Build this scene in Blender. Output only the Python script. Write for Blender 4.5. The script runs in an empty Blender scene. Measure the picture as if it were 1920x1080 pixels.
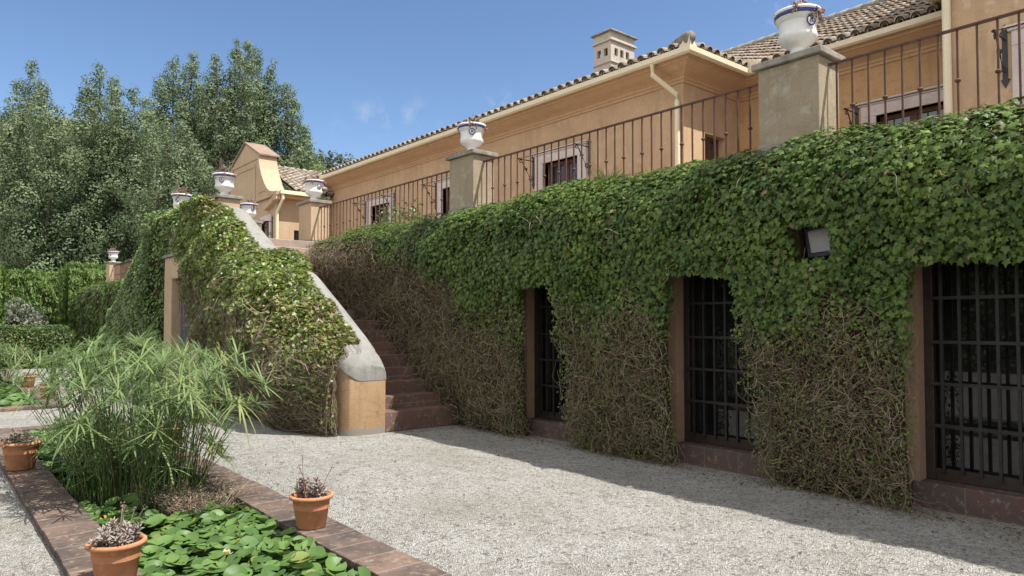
import bpy, bmesh, math, random
import numpy as np
from mathutils import Vector
random.seed(7); RNG = np.random.default_rng(11)
R = math.radians
sc = bpy.context.scene
COL = sc.collection
U = RNG.uniform

# ------------------------------------------------------------------ camera
FPX, YAW, PIT, SHY, EYE = 1330.0, R(40.1), R(1.9), 18.0, 1.6
_cy, _sy, _cp, _sp = math.cos(YAW), math.sin(YAW), math.cos(PIT), math.sin(PIT)
FWD = (-_cy*_cp, _sy*_cp, _sp); RGT = (_sy, _cy, 0.0); UPV = (_cy*_sp, -_sy*_sp, _cp)
def at(px, py, d=None, X=None, Y=None, Z=None):
    "point of the place seen at pixel (px,py) of the 1920x1080 survey photo, at depth d or on a plane"
    a = (px-960)/FPX; b = -(py-540-SHY)/FPX
    r = [FWD[i]+a*RGT[i]+b*UPV[i] for i in range(3)]
    t = d if d is not None else X/r[0] if X is not None else Y/r[1] if Y is not None else (Z-EYE)/r[2]
    return Vector((r[0]*t, r[1]*t, EYE+r[2]*t))
cd = bpy.data.cameras.new('camera'); cam = bpy.data.objects.new('camera', cd); COL.objects.link(cam)
cd.sensor_width = 36; cd.lens = 36*FPX/1920; cd.shift_y = SHY/1920; cd.clip_end = 2000; cd.clip_start = .05
cam.location = (0, 0, EYE)
cam.rotation_euler = Vector(FWD).to_track_quat('-Z', 'Y').to_euler()
sc.camera = cam

# ------------------------------------------------------------------ light
SUN = Vector((.486, .27, 1)).normalized()
EL = math.asin(SUN.z); AZ = math.atan2(SUN.x, SUN.y)
ld = bpy.data.lights.new('sun', 'SUN'); ld.energy = 4.4; ld.angle = R(.5); ld.color = (1, .965, .91)
lo = bpy.data.objects.new('sun', ld); COL.objects.link(lo); lo.rotation_euler = (-SUN).to_track_quat('-Z', 'Y').to_euler()
W = bpy.data.worlds.new('World'); sc.world = W; W.use_nodes = True
nt = W.node_tree; bg = nt.nodes['Background']
sky = nt.nodes.new('ShaderNodeTexSky'); sky.sky_type = 'NISHITA'; sky.sun_disc = False
sky.sun_elevation = EL; sky.sun_rotation = AZ; sky.altitude = 300; sky.air_density = 1.0; sky.dust_density = .7; sky.ozone_density = 1.35
# a few thin wisps of cloud, fixed to directions of the sky
tc = nt.nodes.new('ShaderNodeTexCoord')
def wnode(t, **k):
    n = nt.nodes.new(t)
    for a, b in k.items(): setattr(n, a, b)
    return n
nz = wnode('ShaderNodeTexNoise'); nz.inputs['Scale'].default_value = 26; nz.inputs['Detail'].default_value = 6; nz.inputs['Roughness'].default_value = .62
nt.links.new(tc.outputs['Generated'], nz.inputs['Vector'])
mask = None
def dirof(px, py):
    v = at(px, py, d=1.0)-Vector((0, 0, EYE)); return v.normalized()
for px, py, rad, st in ((690, 225, .045, .55), (770, 215, .04, .45), (805, 232, .03, .7), (715, 222, .03, .7), (935, 190, .03, .8), (1440, 12, .045, 1.0), (1425, 25, .03, .7), (640, 238, .03, .35)):
    dp = wnode('ShaderNodeVectorMath', operation='DISTANCE'); nt.links.new(tc.outputs['Generated'], dp.inputs[0]); dp.inputs[1].default_value = dirof(px, py)
    mr = wnode('ShaderNodeMapRange'); mr.interpolation_type = 'SMOOTHSTEP'
    nt.links.new(dp.outputs['Value'], mr.inputs['Value']); mr.inputs['From Min'].default_value = rad; mr.inputs['From Max'].default_value = 0; mr.inputs['To Max'].default_value = st
    if mask is None: mask = mr.outputs[0]
    else:
        mx = wnode('ShaderNodeMath', operation='MAXIMUM'); nt.links.new(mask, mx.inputs[0]); nt.links.new(mr.outputs[0], mx.inputs[1]); mask = mx.outputs[0]
cr = wnode('ShaderNodeMapRange'); nt.links.new(nz.outputs['Fac'], cr.inputs['Value']); cr.inputs['From Min'].default_value = .5; cr.inputs['From Max'].default_value = .95
mm = wnode('ShaderNodeMath', operation='MULTIPLY'); nt.links.new(cr.outputs[0], mm.inputs[0]); nt.links.new(mask, mm.inputs[1])
gm = wnode('ShaderNodeGamma'); gm.inputs['Gamma'].default_value = 1.22; nt.links.new(sky.outputs[0], gm.inputs['Color'])
mixc = wnode('ShaderNodeMix', data_type='RGBA'); nt.links.new(mm.outputs[0], mixc.inputs['Factor']); nt.links.new(gm.outputs[0], mixc.inputs['A']); mixc.inputs['B'].default_value = (6.6, 6.9, 7.4, 1)
# unseen bright clouds added behind the viewer as neutral fill on shaded faces
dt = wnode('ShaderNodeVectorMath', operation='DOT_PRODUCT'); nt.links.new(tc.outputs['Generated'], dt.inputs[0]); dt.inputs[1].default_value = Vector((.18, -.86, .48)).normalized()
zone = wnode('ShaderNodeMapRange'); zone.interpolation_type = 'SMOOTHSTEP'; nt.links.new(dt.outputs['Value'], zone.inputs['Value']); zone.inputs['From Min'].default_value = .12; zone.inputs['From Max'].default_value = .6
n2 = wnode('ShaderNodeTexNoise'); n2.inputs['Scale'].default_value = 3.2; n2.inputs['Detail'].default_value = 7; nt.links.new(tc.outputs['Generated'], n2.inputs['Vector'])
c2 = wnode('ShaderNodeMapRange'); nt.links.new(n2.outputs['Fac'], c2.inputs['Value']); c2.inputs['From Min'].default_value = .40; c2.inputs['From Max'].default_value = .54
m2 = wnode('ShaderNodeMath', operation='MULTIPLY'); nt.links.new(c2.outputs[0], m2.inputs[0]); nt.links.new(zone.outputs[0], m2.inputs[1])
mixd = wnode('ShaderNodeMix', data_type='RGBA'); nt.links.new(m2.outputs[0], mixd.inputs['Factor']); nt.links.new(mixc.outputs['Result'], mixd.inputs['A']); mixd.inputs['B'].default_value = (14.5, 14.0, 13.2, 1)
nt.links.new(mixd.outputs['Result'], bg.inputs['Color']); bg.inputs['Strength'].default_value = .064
sc.view_settings.view_transform = 'Standard'; sc.view_settings.look = 'None'; sc.view_settings.exposure = .95; sc.view_settings.gamma = 1
sc.cycles.max_bounces = 6; sc.cycles.transparent_max_bounces = 6

# ------------------------------------------------------------------ materials
class Mat:
    def __init__(s, name):
        s.m = bpy.data.materials.new(name); s.m.use_nodes = True; s.t = s.m.node_tree
        s.b = s.t.nodes['Principled BSDF']; s.geo = s.t.nodes.new('ShaderNodeNewGeometry'); s.pos = s.geo.outputs['Position']
    def n(s, t, **k):
        n = s.t.nodes.new(t)
        for a, b in k.items(): setattr(n, a, b)
        return n
    def l(s, a, b): s.t.links.new(a, b)
    def map(s, scale=(1, 1, 1), rot=(0, 0, 0)):
        n = s.n('ShaderNodeMapping'); n.inputs['Scale'].default_value = scale; n.inputs['Rotation'].default_value = rot; s.l(s.pos, n.inputs['Vector']); return n.outputs[0]
    def noise(s, scale, detail=5, rough=.55, vec=None, dist=0):
        n = s.n('ShaderNodeTexNoise'); n.inputs['Scale'].default_value = scale; n.inputs['Detail'].default_value = detail
        n.inputs['Roughness'].default_value = rough; n.inputs['Distortion'].default_value = dist; s.l(vec or s.pos, n.inputs['Vector']); return n.outputs['Fac']
    def ramp(s, fac, stops, interp='LINEAR'):
        n = s.n('ShaderNodeValToRGB'); n.color_ramp.interpolation = interp; e = n.color_ramp.elements
        while len(e) < len(stops): e.new(.5)
        for i, (p, c) in enumerate(stops): e[i].position = p; e[i].color = (c[0], c[1], c[2], 1) if not isinstance(c, (int, float)) else (c, c, c, 1)
        s.l(fac, n.inputs[0]); return n.outputs[0]
    def mix(s, fac, a, b, mode='MIX'):
        n = s.n('ShaderNodeMix', data_type='RGBA', blend_type=mode)
        for i, v in (('Factor', fac), ('A', a), ('B', b)):
            if isinstance(v, (int, float)): n.inputs[i].default_value = v
            elif isinstance(v, tuple): n.inputs[i].default_value = (v[0], v[1], v[2], 1)
            else: s.l(v, n.inputs[i])
        return n.outputs['Result']
    def col(s, c):
        if isinstance(c, tuple): s.b.inputs['Base Color'].default_value = (c[0], c[1], c[2], 1)
        else: s.l(c, s.b.inputs['Base Color'])
        return s
    def set(s, rough=.8, spec=.3, metal=0):
        s.b.inputs['Roughness'].default_value = rough; s.b.inputs['Specular IOR Level'].default_value = spec; s.b.inputs['Metallic'].default_value = metal; return s
    def bump(s, h, strength=.3, dist=.02):
        n = s.n('ShaderNodeBump'); n.inputs['Strength'].default_value = strength; n.inputs['Distance'].default_value = dist
        s.l(h, n.inputs['Height']); s.l(n.outputs[0], s.b.inputs['Normal']); return s
    def rand(s): return s.geo.outputs['Random Per Island']
    def attr(s, name):
        n = s.n('ShaderNodeAttribute'); n.attribute_name = name; return n.outputs['Fac']
M = {}
def plaster(name, c1, c2, c3, stain=.5, sc_=1.2):
    m = Mat(name); big = m.noise(sc_, 6, .6, dist=.4); mid = m.noise(5.5, 6, .62); fine = m.noise(60, 4)
    streak = m.noise(2.2, 6, .65, vec=m.map((3.6, 3.6, .5), (.18, .12, 0)))
    c = m.mix(m.ramp(big, [(.35, 0), (.68, 1)]), c1, c2)
    c = m.mix(m.ramp(mid, [(.56, 0), (.75, stain)]), c, c3)
    c = m.mix(m.ramp(streak, [(.5, 0), (.78, stain*.8)]), c, tuple(x*.66 for x in c1))
    c = m.mix(.25, c, m.ramp(fine, [(.3, .3), (.7, .75)]), 'OVERLAY')
    m.col(c).set(.88, .2); m.bump(m.noise(14, 6, .65), .25, .03); M[name] = m.m; return m
plaster('ochre', (.465, .325, .20), (.40, .27, .165), (.53, .41, .30), .95)
plaster('ochre_cornice', (.47, .315, .185), (.43, .28, .165), (.33, .20, .115), .6)
plaster('ochre_weathered', (.47, .30, .16), (.42, .255, .125), (.28, .17, .105), .95, 2.2)
plaster('wing_ochre', (.45, .335, .22), (.41, .295, .19), (.36, .27, .19), .7)
plaster('pillar_plaster', (.30, .25, .175), (.25, .20, .135), (.40, .37, .32), .95, 2.6)
plaster('post_plaster', (.29, .19, .105), (.25, .155, .08), (.30, .225, .15), .9, 2.6)
plaster('jamb', (.30, .205, .135), (.26, .175, .115), (.18, .135, .10), .9, 3.0)
def wear(name, crack=1, splash=1):
    m = Mat.__new__(Mat); m.m = M[name]; m.t = m.m.node_tree; m.b = m.t.nodes['Principled BSDF']; m.geo = m.t.nodes.new('ShaderNodeNewGeometry'); m.pos = m.geo.outputs['Position']
    old = m.b.inputs['Base Color'].links[0].from_socket
    v = m.n('ShaderNodeTexVoronoi', feature='DISTANCE_TO_EDGE'); v.inputs['Scale'].default_value = 1.7
    w = m.n('ShaderNodeVectorMath', operation='MULTIPLY_ADD'); nz_ = m.n('ShaderNodeTexNoise'); nz_.inputs['Scale'].default_value = 3.5; nz_.inputs['Detail'].default_value = 7; m.l(m.pos, nz_.inputs['Vector'])
    m.l(nz_.outputs['Color'], w.inputs[0]); w.inputs[1].default_value = (.45, .45, .45); m.l(m.map((.8, .8, 1.7)), w.inputs[2]); m.l(w.outputs[0], v.inputs['Vector'])
    c = m.mix(m.ramp(v.outputs['Distance'], [(0, .75*crack), (.010, 0)]), old, (.13, .095, .06))
    if splash:
        sp = m.n('ShaderNodeSeparateXYZ'); m.l(m.pos, sp.inputs[0]); ad = m.n('ShaderNodeMath', operation='SUBTRACT'); m.l(sp.outputs['Z'], ad.inputs[0])
        q = m.n('ShaderNodeMath', operation='MULTIPLY'); m.l(m.noise(5, 7, .7), q.inputs[0]); q.inputs[1].default_value = .17; m.l(q.outputs[0], ad.inputs[1])
        c = m.mix(m.ramp(ad.outputs[0], [(0, .85), (.012, 0)]), c, (.20, .19, .17))
        mr = m.n('ShaderNodeMapRange'); m.l(sp.outputs['Z'], mr.inputs['Value']); mr.inputs['From Min'].default_value = .55; mr.inputs['From Max'].default_value = 1.0
        k = m.n('ShaderNodeMath', operation='MULTIPLY'); m.l(mr.outputs[0], k.inputs[0]); m.l(m.ramp(m.noise(3, 6, .6, m.map((3, 3, .5))), [(.4, 0), (.65, .6)]), k.inputs[1]); c = m.mix(k.outputs[0], c, (.29, .235, .17))
    m.l(c, m.b.inputs['Base Color'])
wear('post_plaster'); wear('pillar_plaster', .45, 0); wear('ochre', .35, 0); wear('ochre_weathered', .5, 0); wear('wing_ochre', .4, 0); wear('jamb', .5, 0)
plaster('concrete', (.20, .195, .175), (.26, .25, .225), (.13, .125, .11), .9, 3.4)
plaster('cap_stone', (.19, .175, .15), (.30, .275, .23), (.06, .06, .057), 1.0, 5.0)
plaster('chimney_stucco', (.46, .40, .33), (.41, .355, .30), (.27, .235, .2), .8, 2.4)
plaster('marble', (.50, .43, .40), (.56, .50, .47), (.42, .32, .29), .6, 2.5)
plaster('cream_metal', (.66, .59, .43), (.64, .57, .41), (.58, .50, .35), .3)
def simple(name, c, rough=.6, spec=.4, metal=0, var=.25, scale=8):
    m = Mat(name); n = m.noise(scale, 5, .6)
    m.col(m.mix(m.ramp(n, [(.3, 0), (.75, 1)]), tuple(x*(1-var) for x in c), tuple(min(1, x*(1+var)) for x in c))).set(rough, spec, metal); M[name] = m.m; return m
simple('rail_iron', (.09, .045, .032), .6, .3, 0, .3, 12)
simple('dark_iron', (.03, .03, .034), .5, .5, .3, .3, 15)
simple('grille_iron', (.022, .019, .018), .55, .45, .2, .4, 15)
simple('wood', (.11, .05, .028), .6, .35, 0, .3, 20)
simple('dark_wood', (.028, .017, .013), .55, .4, 0, .4, 20)
simple('soil', (.05, .035, .025), .95, .1, 0, .4, 40)
simple('bark', (.13, .105, .08), .9, .15, 0, .4, 6)
simple('urn_blue', (.02, .03, .19), .22, .5, 0, .2, 20)
simple('mortar', (.085, .075, .065), .95, .1, 0, .5, 20)
m = Mat('urn_white'); c = m.mix(m.ramp(m.noise(5, 6, .65, m.map((1, 1, .35))), [(.52, 0), (.78, .55)]), (.66, .65, .62), (.44, .41, .35)); m.col(m.mix(m.ramp(m.noise(38, 5, .7), [(.66, 0), (.74, .6)]), c, (.40, .34, .27))).set(.28, .5); M['urn_white'] = m.m
m = Mat('glass'); m.col((.022, .030, .042)).set(.02, 1.0); M['glass'] = m.m
m = Mat('door_glass'); n = m.noise(3, 5); m.col(m.ramp(n, [(.3, (.006, .006, .007)), (.8, (.016, .016, .016))])).set(.045, .6); m.l(m.ramp(m.noise(6, 6, .7), [(.4, .008), (.8, .05)]), m.b.inputs['Roughness']); M['door_glass'] = m.m
m = Mat('lamp_glass'); m.col(m.ramp(m.noise(5, 4), [(.3, (.26, .25, .245)), (.8, (.36, .345, .335))])).set(.35, .5); M['lamp_glass'] = m.m
# terracotta flower pots
m = Mat('terracotta'); c = m.ramp(m.noise(7, 6, .6), [(.25, (.36, .155, .075)), (.6, (.44, .20, .10)), (.85, (.50, .28, .17))]); m.col(m.mix(m.ramp(m.noise(25, 5, .7), [(.54, 0), (.75, .6)]), c, (.52, .38, .29))).set(.85, .2); m.bump(m.noise(70, 3), .1, .004); M['terracotta'] = m.m
# stair tiles
def tilework(name, c1, c2, mort, bw, bh, rotx, stainc):
    m = Mat(name); v = m.map((1, 1, 1), rotx)
    b = m.n('ShaderNodeTexBrick'); m.l(v, b.inputs['Vector']); b.inputs['Scale'].default_value = 1; b.inputs['Brick Width'].default_value = bw; b.inputs['Row Height'].default_value = bh
    b.inputs['Mortar Size'].default_value = .006; b.inputs['Mortar Smooth'].default_value = .3; b.offset = .0
    b.inputs['Color1'].default_value = (*c1, 1); b.inputs['Color2'].default_value = (*c2, 1); b.inputs['Mortar'].default_value = (*mort, 1)
    c = m.mix(m.ramp(m.noise(3.2, 6, .65, dist=.5), [(.38, 0), (.60, .97)]), b.outputs['Color'], stainc)
    c = m.mix(m.ramp(m.noise(1.3, 5, .6), [(.5, 0), (.7, .5)]), c, tuple(x*.6 for x in stainc))
    c = m.mix(m.ramp(m.noise(14, 7, .72), [(.54, 0), (.72, .75)]), c, (.33, .275, .22))
    mf = m.n('ShaderNodeMath', operation='MULTIPLY'); m.l(b.outputs['Fac'], mf.inputs[0]); mf.inputs[1].default_value = .75; c = m.mix(mf.outputs[0], c, mort)
    m.col(c).set(.85, .2); m.bump(m.noise(18, 6, .7), .35, .02); M[name] = m.m
tilework('step_tile', (.20, .105, .075), (.14, .08, .06), (.22, .18, .15), .36, 4, (R(90), 0, R(90)), (.115, .075, .06))
tilework('sill_tile', (.135, .075, .062), (.105, .062, .053), (.14, .12, .105), .42, 4, (R(90), 0, 0), (.085, .066, .06))
tilework('coping_tile', (.18, .118, .088), (.125, .088, .07), (.21, .185, .16), .30, 4, (0, 0, 0), (.07, .056, .047))
tilework('coping_cross', (.22, .13, .09), (.17, .10, .075), (.22, .19, .16), 4, .30, (0, 0, 0), (.08, .065, .055))
tilework('floor_tile', (.40, .29, .225), (.34, .245, .19), (.34, .30, .26), .4, .4, (0, 0, 0), (.30, .24, .2))
# roof tiles
m = Mat('roof_tile'); c = m.ramp(m.rand(), [(0, (.28, .20, .145)), (.4, (.40, .315, .24)), (.75, (.46, .395, .325)), (1, (.34, .31, .27))])
c = m.mix(m.ramp(m.noise(9, 6, .7), [(.45, 0), (.7, .85)]), c, (.19, .165, .14)); m.col(c).set(.92, .15); m.bump(m.noise(30, 5), .2, .02); M['roof_tile'] = m.m
# gravel
m = Mat('gravel')
v = m.n('ShaderNodeTexVoronoi'); v.inputs['Scale'].default_value = 105; m.l(m.pos, v.inputs['Vector'])
v2 = m.n('ShaderNodeTexVoronoi'); v2.inputs['Scale'].default_value = 38; m.l(m.pos, v2.inputs['Vector'])
sep = m.n('ShaderNodeSeparateColor'); m.l(v.outputs['Color'], sep.inputs[0]); sep2 = m.n('ShaderNodeSeparateColor'); m.l(v2.outputs['Color'], sep2.inputs[0])
c = m.ramp(sep.outputs[0], [(0, (.23, .215, .185)), (.22, (.48, .46, .415)), (.65, (.615, .595, .545)), (1, (.79, .765, .715))])
c = m.mix(m.ramp(sep2.outputs[1], [(.0, .75), (.22, .0)]), c, (.17, .155, .125))
c = m.mix(m.ramp(m.noise(.9, 7, .68, dist=.3), [(.42, 0), (.75, .6)]), c, (.31, .275, .21))
c = m.mix(m.ramp(m.noise(6, 7, .72), [(.50, 0), (.70, .62)]), c, (.22, .20, .16))
m.col(c).set(.95, .15)
h = m.n('ShaderNodeMath', operation='ADD'); m.l(v.outputs['Distance'], h.inputs[0]); m.l(m.noise(5, 7, .62), h.inputs[1]); m.bump(h.outputs[0], .9, .05); M['gravel'] = m.m
# water
m = Mat('water'); m.col((.012, .018, .008)).set(.06, .5); m.bump(m.noise(9, 3), .05, .02); M['water'] = m.m
# hill soil
simple('hill_ground', (.10, .11, .06), .95, .1, 0, .4, .15)
# foliage: tint = leaf to leaf variation and painted-on sunlit tops, dry = withered leaves
def leafmat(name, g0, g1, d0=(.16, .10, .05), d1=(.30, .21, .11), rough=.5, spec=.4, trans=.35, tg=None):
    m = Mat(name); t = m.attr('tint'); d = m.attr('dry')
    c = m.mix(d, m.ramp(t, [(0, g0), (1, g1)]), m.ramp(t, [(0, d0), (1, d1)]))
    m.col(c).set(rough, spec)
    tr = m.n('ShaderNodeBsdfTranslucent'); m.l(m.mix(.5, c, tg or tuple(x*1.6 for x in g1)), tr.inputs['Color'])
    mx = m.n('ShaderNodeMixShader'); mx.inputs[0].default_value = trans; m.l(m.b.outputs[0], mx.inputs[1]); m.l(tr.outputs[0], mx.inputs[2])
    m.l(mx.outputs[0], m.t.nodes['Material Output'].inputs['Surface']); M[name] = m.m
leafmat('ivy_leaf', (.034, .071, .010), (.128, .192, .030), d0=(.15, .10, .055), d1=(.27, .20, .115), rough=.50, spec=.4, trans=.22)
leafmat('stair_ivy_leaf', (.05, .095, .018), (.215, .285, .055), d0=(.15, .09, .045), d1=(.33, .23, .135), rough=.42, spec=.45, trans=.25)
leafmat('far_ivy_leaf', (.04, .082, .022), (.12, .185, .05), rough=.42, trans=.22)
leafmat('mound_leaf', (.058, .108, .028), (.20, .275, .075), rough=.45, trans=.22)
leafmat('poplar_leaf', (.06, .09, .038), (.20, .25, .13), rough=.6, spec=.25, trans=.22)
leafmat('scrub_leaf', (.055, .072, .042), (.12, .135, .085), rough=.6, trans=.2)
leafmat('cypress_leaf', (.06, .112, .02), (.155, .23, .05), rough=.6, trans=.2)
leafmat('box_leaf', (.04, .075, .018), (.11, .15, .035), rough=.5, trans=.2)
leafmat('olive_leaf', (.10, .12, .08), (.19, .21, .15), d0=(.20, .11, .065), d1=(.32, .20, .12), rough=.6, trans=.2)
leafmat('papyrus_leaf', (.045, .095, .03), (.225, .30, .115), d0=(.30, .25, .09), d1=(.38, .36, .12), rough=.55, spec=.3, trans=.3)
leafmat('papyrus_stem', (.045, .085, .02), (.13, .18, .05), rough=.5, trans=.05)
leafmat('lily_leaf', (.035, .085, .018), (.12, .20, .05), d0=(.30, .16, .03), d1=(.42, .30, .06), rough=.50, spec=.35, trans=.18)
leafmat('succulent_leaf', (.16, .14, .115), (.38, .33, .29), d0=(.20, .10, .07), d1=(.34, .20, .15), rough=.6, spec=.3, trans=.1)
leafmat('twig', (.085, .064, .042), (.37, .29, .205), rough=.85, spec=.15, trans=0)
leafmat('dead_leaf', (.05, .035, .025), (.20, .12, .06), rough=.9, spec=.1, trans=0)
leafmat('petal', (.50, .48, .36), (.55, .52, .34), d0=(.7, .5, .05), d1=(.7, .5, .05), rough=.6, trans=.2)
simple('dark_interior', (.05, .039, .022), .95, .05, 0, .5, 25)  # dark brown painted for the shaded depth inside ivy and hedges

# ------------------------------------------------------------------ object helpers
def tag(o, label=None, cat=None, group=None, kind=None):
    if label: o['label'] = label
    if cat: o['category'] = cat
    if group: o['group'] = group
    if kind: o['kind'] = kind
    return o
def thing(name, loc, label, cat, group=None, rz=0):
    o = bpy.data.objects.new(name, None); COL.objects.link(o); o.location = loc; o.rotation_euler = (0, 0, rz); o.empty_display_size = .2
    return tag(o, label, cat, group)
def rootloc(p):
    while p.parent: p = p.parent
    return p.location
def link(name, me, mat, parent=None, smooth=False, world=True):
    if parent is not None and world:
        l = rootloc(parent); me.transform(__import__('mathutils').Matrix.Translation(-Vector(l)))
    if mat: me.materials.append(M[mat])
    if smooth:
        for p in me.polygons: p.use_smooth = True
    o = bpy.data.objects.new(name, me); COL.objects.link(o)
    if parent: o.parent = parent
    return o
def copy_tree(o, parent=None):
    c = o.copy(); COL.objects.link(c)
    if parent: c.parent = parent
    for ch in o.children: copy_tree(ch, c)
    return c
class MB:
    def __init__(s): s.v = []; s.f = []
    def add(s, vs, fs):
        b = len(s.v); s.v += [tuple(v) for v in vs]; s.f += [tuple(i+b for i in f) for f in fs]; return s
    def box(s, x0, x1, y0, y1, z0, z1):
        return s.add([(x0, y0, z0), (x1, y0, z0), (x1, y1, z0), (x0, y1, z0), (x0, y0, z1), (x1, y0, z1), (x1, y1, z1), (x0, y1, z1)],
                     [(3, 2, 1, 0), (4, 5, 6, 7), (0, 1, 5, 4), (1, 2, 6, 5), (2, 3, 7, 6), (3, 0, 4, 7)])
    def lathe(s, prof, n=32, c=(0, 0, 0)):
        k = len(prof); vs = []
        for i in range(n):
            a = 2*math.pi*i/n
            for r, z in prof: vs.append((c[0]+r*math.cos(a), c[1]+r*math.sin(a), c[2]+z))
        fs = [(i*k+j, ((i+1) % n)*k+j, ((i+1) % n)*k+j+1, i*k+j+1) for i in range(n) for j in range(k-1)]
        return s.add(vs, fs)
    def tube(s, pts, r, n=6):
        pts = [Vector(p) for p in pts]; rs = r if isinstance(r, (list, tuple)) else [r]*len(pts); vs = []
        for i, p in enumerate(pts):
            t = (pts[min(i+1, len(pts)-1)]-pts[max(i-1, 0)]).normalized()
            a = t.orthogonal().normalized() if abs(t.z) < .9 else Vector((1, 0, 0)); a = (a-t*a.dot(t)).normalized(); b = t.cross(a)
            for j in range(n):
                w = 2*math.pi*j/n; vs.append(p+(a*math.cos(w)+b*math.sin(w))*rs[i])
        fs = [(i*n+j, i*n+(j+1) % n, (i+1)*n+(j+1) % n, (i+1)*n+j) for i in range(len(pts)-1) for j in range(n)]
        fs += [tuple(range(n-1, -1, -1)), tuple((len(pts)-1)*n+j for j in range(n))]
        return s.add(vs, fs)
    def sweep(s, path, prof, closed=True):
        "profile (out, z) swept along a plan path with mitred corners; out is to the right of travel"
        P = [Vector(p) for p in path]; k = len(prof); vs = []
        for i, p in enumerate(P):
            d0 = (P[i]-P[i-1]).normalized() if i else (P[1]-P[0]).normalized()
            d1 = (P[i+1]-P[i]).normalized() if i < len(P)-1 else d0
            n0 = Vector((d0.y, -d0.x)); n1 = Vector((d1.y, -d1.x)); m = (n0+n1); m = m/m.dot(n0)
            for o, z in prof: vs.append((p.x+m.x*o, p.y+m.y*o, z))
        rng = range(k if closed else k-1)
        fs = [(i*k+j, (i+1)*k+j, (i+1)*k+(j+1) % k, i*k+(j+1) % k) for i in range(len(P)-1) for j in rng]
        if closed: fs += [tuple(range(k-1, -1, -1)), tuple((len(P)-1)*k+j for j in range(k))]
        return s.add(vs, fs)
    def prism(s, poly, y0, y1):
        "polygon of (x,z) extruded in y"
        k = len(poly); vs = [(x, y0, z) for x, z in poly]+[(x, y1, z) for x, z in poly]
        fs = [tuple(range(k)), tuple(range(2*k-1, k-1, -1))]+[(j, j+k, (j+1) % k+k, (j+1) % k) for j in range(k)]
        return s.add(vs, fs)
    def mesh(s, name):
        me = bpy.data.meshes.new(name); me.from_pydata(s.v, [], s.f); me.validate()
        bm = bmesh.new(); bm.from_mesh(me); bmesh.ops.recalc_face_normals(bm, faces=bm.faces); bm.to_mesh(me); bm.free(); return me
    def build(s, name, mat, parent=None, smooth=False, world=True, bevel=0):
        o = link(name, s.mesh(name), mat, parent, smooth, world)
        if bevel:
            b = o.modifiers.new('bevel', 'BEVEL'); b.width = bevel; b.segments = 2; b.limit_method = 'ANGLE'
        return o
def npmesh(name, V, F, tint=None, dry=None):
    me = bpy.data.meshes.new(name); V = np.ascontiguousarray(V, dtype=np.float32); F = np.ascontiguousarray(F, dtype=np.int32)
    me.vertices.add(len(V)); me.vertices.foreach_set('co', V.ravel()); k = F.shape[1]
    me.loops.add(F.size); me.loops.foreach_set('vertex_index', F.ravel())
    me.polygons.add(len(F)); me.polygons.foreach_set('loop_start', np.arange(0, F.size, k, dtype=np.int32)); me.polygons.foreach_set('loop_total', np.full(len(F), k, dtype=np.int32))
    for nm, a in (('tint', tint), ('dry', dry)):
        if a is None: a = np.zeros(len(V))
        at_ = me.attributes.new(nm, 'FLOAT', 'POINT'); at_.data.foreach_set('value', np.ascontiguousarray(a, dtype=np.float32))
    me.update(calc_edges=True); me.validate(); return me
def unit(a): return a/np.maximum(np.linalg.norm(a, axis=1, keepdims=True), 1e-9)
def rnd(n): return unit(RNG.normal(size=(n, 3)))
IVY = (np.array([(0, .02, .03), (0, -.30, 0), (.36, -.44, -.07), (.31, -.08, -.03), (.52, .10, -.10), (.21, .20, -.02), (0, .62, -.08), (-.21, .20, -.02), (-.52, .10, -.10), (-.31, -.08, -.03), (-.36, -.44, -.07)]),
       np.array([(0, i, i+1 if i < 10 else 1) for i in range(1, 11)]))
OVAL = (np.array([(0, -.5, 0), (.3, -.12, -.06), (.26, .2, -.06), (0, .55, -.04), (-.26, .2, -.06), (-.3, -.12, -.06)]), np.array([(0, 1, 2), (0, 2, 3), (0, 3, 4), (0, 4, 5)]))
QUAD = (np.array([(0, -.5, 0), (.36, 0, -.1), (0, .55, 0), (-.36, 0, -.1)]), np.array([(0, 1, 2, 3)]))
BLADE = (np.array([(-.10, -.5, 0), (.10, -.5, 0), (.12, 0, .04), (-.12, 0, .04), (0.01, .6, .0), (-.01, .6, 0)]), np.array([(0, 1, 2, 3), (3, 2, 4, 5)]))
FAT = (np.array([(0, -.5, 0), (.2, .1, 0), (0, .1, .13), (-.2, .1, 0), (0, .1, -.1), (0, .55, 0)]), np.array([(0, 1, 2), (0, 2, 3), (0, 3, 4), (0, 4, 1), (5, 2, 1), (5, 3, 2), (5, 4, 3), (5, 1, 4)]))
def leaves(C, N, T, S, tpl, tint, dry=None):
    "numpy batch of leaf-shaped faces: centre C, facing N, tip direction T, size S"
    V, F = tpl; C = np.asarray(C); n = len(C); N = unit(N); T = unit(T-N*np.sum(T*N, 1, keepdims=True)); B = np.cross(T, N)
    S = np.asarray(S).reshape(-1, 1, 1)
    P = C[:, None, :]+S*(V[None, :, 0:1]*B[:, None, :]+V[None, :, 1:2]*T[:, None, :]+V[None, :, 2:3]*N[:, None, :])
    k = len(V); FF = (F[None]+np.arange(n)[:, None, None]*k).reshape(-1, F.shape[1])
    return P.reshape(-1, 3), FF, np.repeat(tint, k), np.repeat(dry if dry is not None else np.zeros(n), k)
def merge(*parts):
    V = []; F = []; t = []; d = []; o = 0
    for p in parts: V.append(p[0]); F.append(p[1]+o); t.append(p[2]); d.append(p[3]); o += len(p[0])
    return np.concatenate(V), np.concatenate(F), np.concatenate(t), np.concatenate(d)
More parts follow.
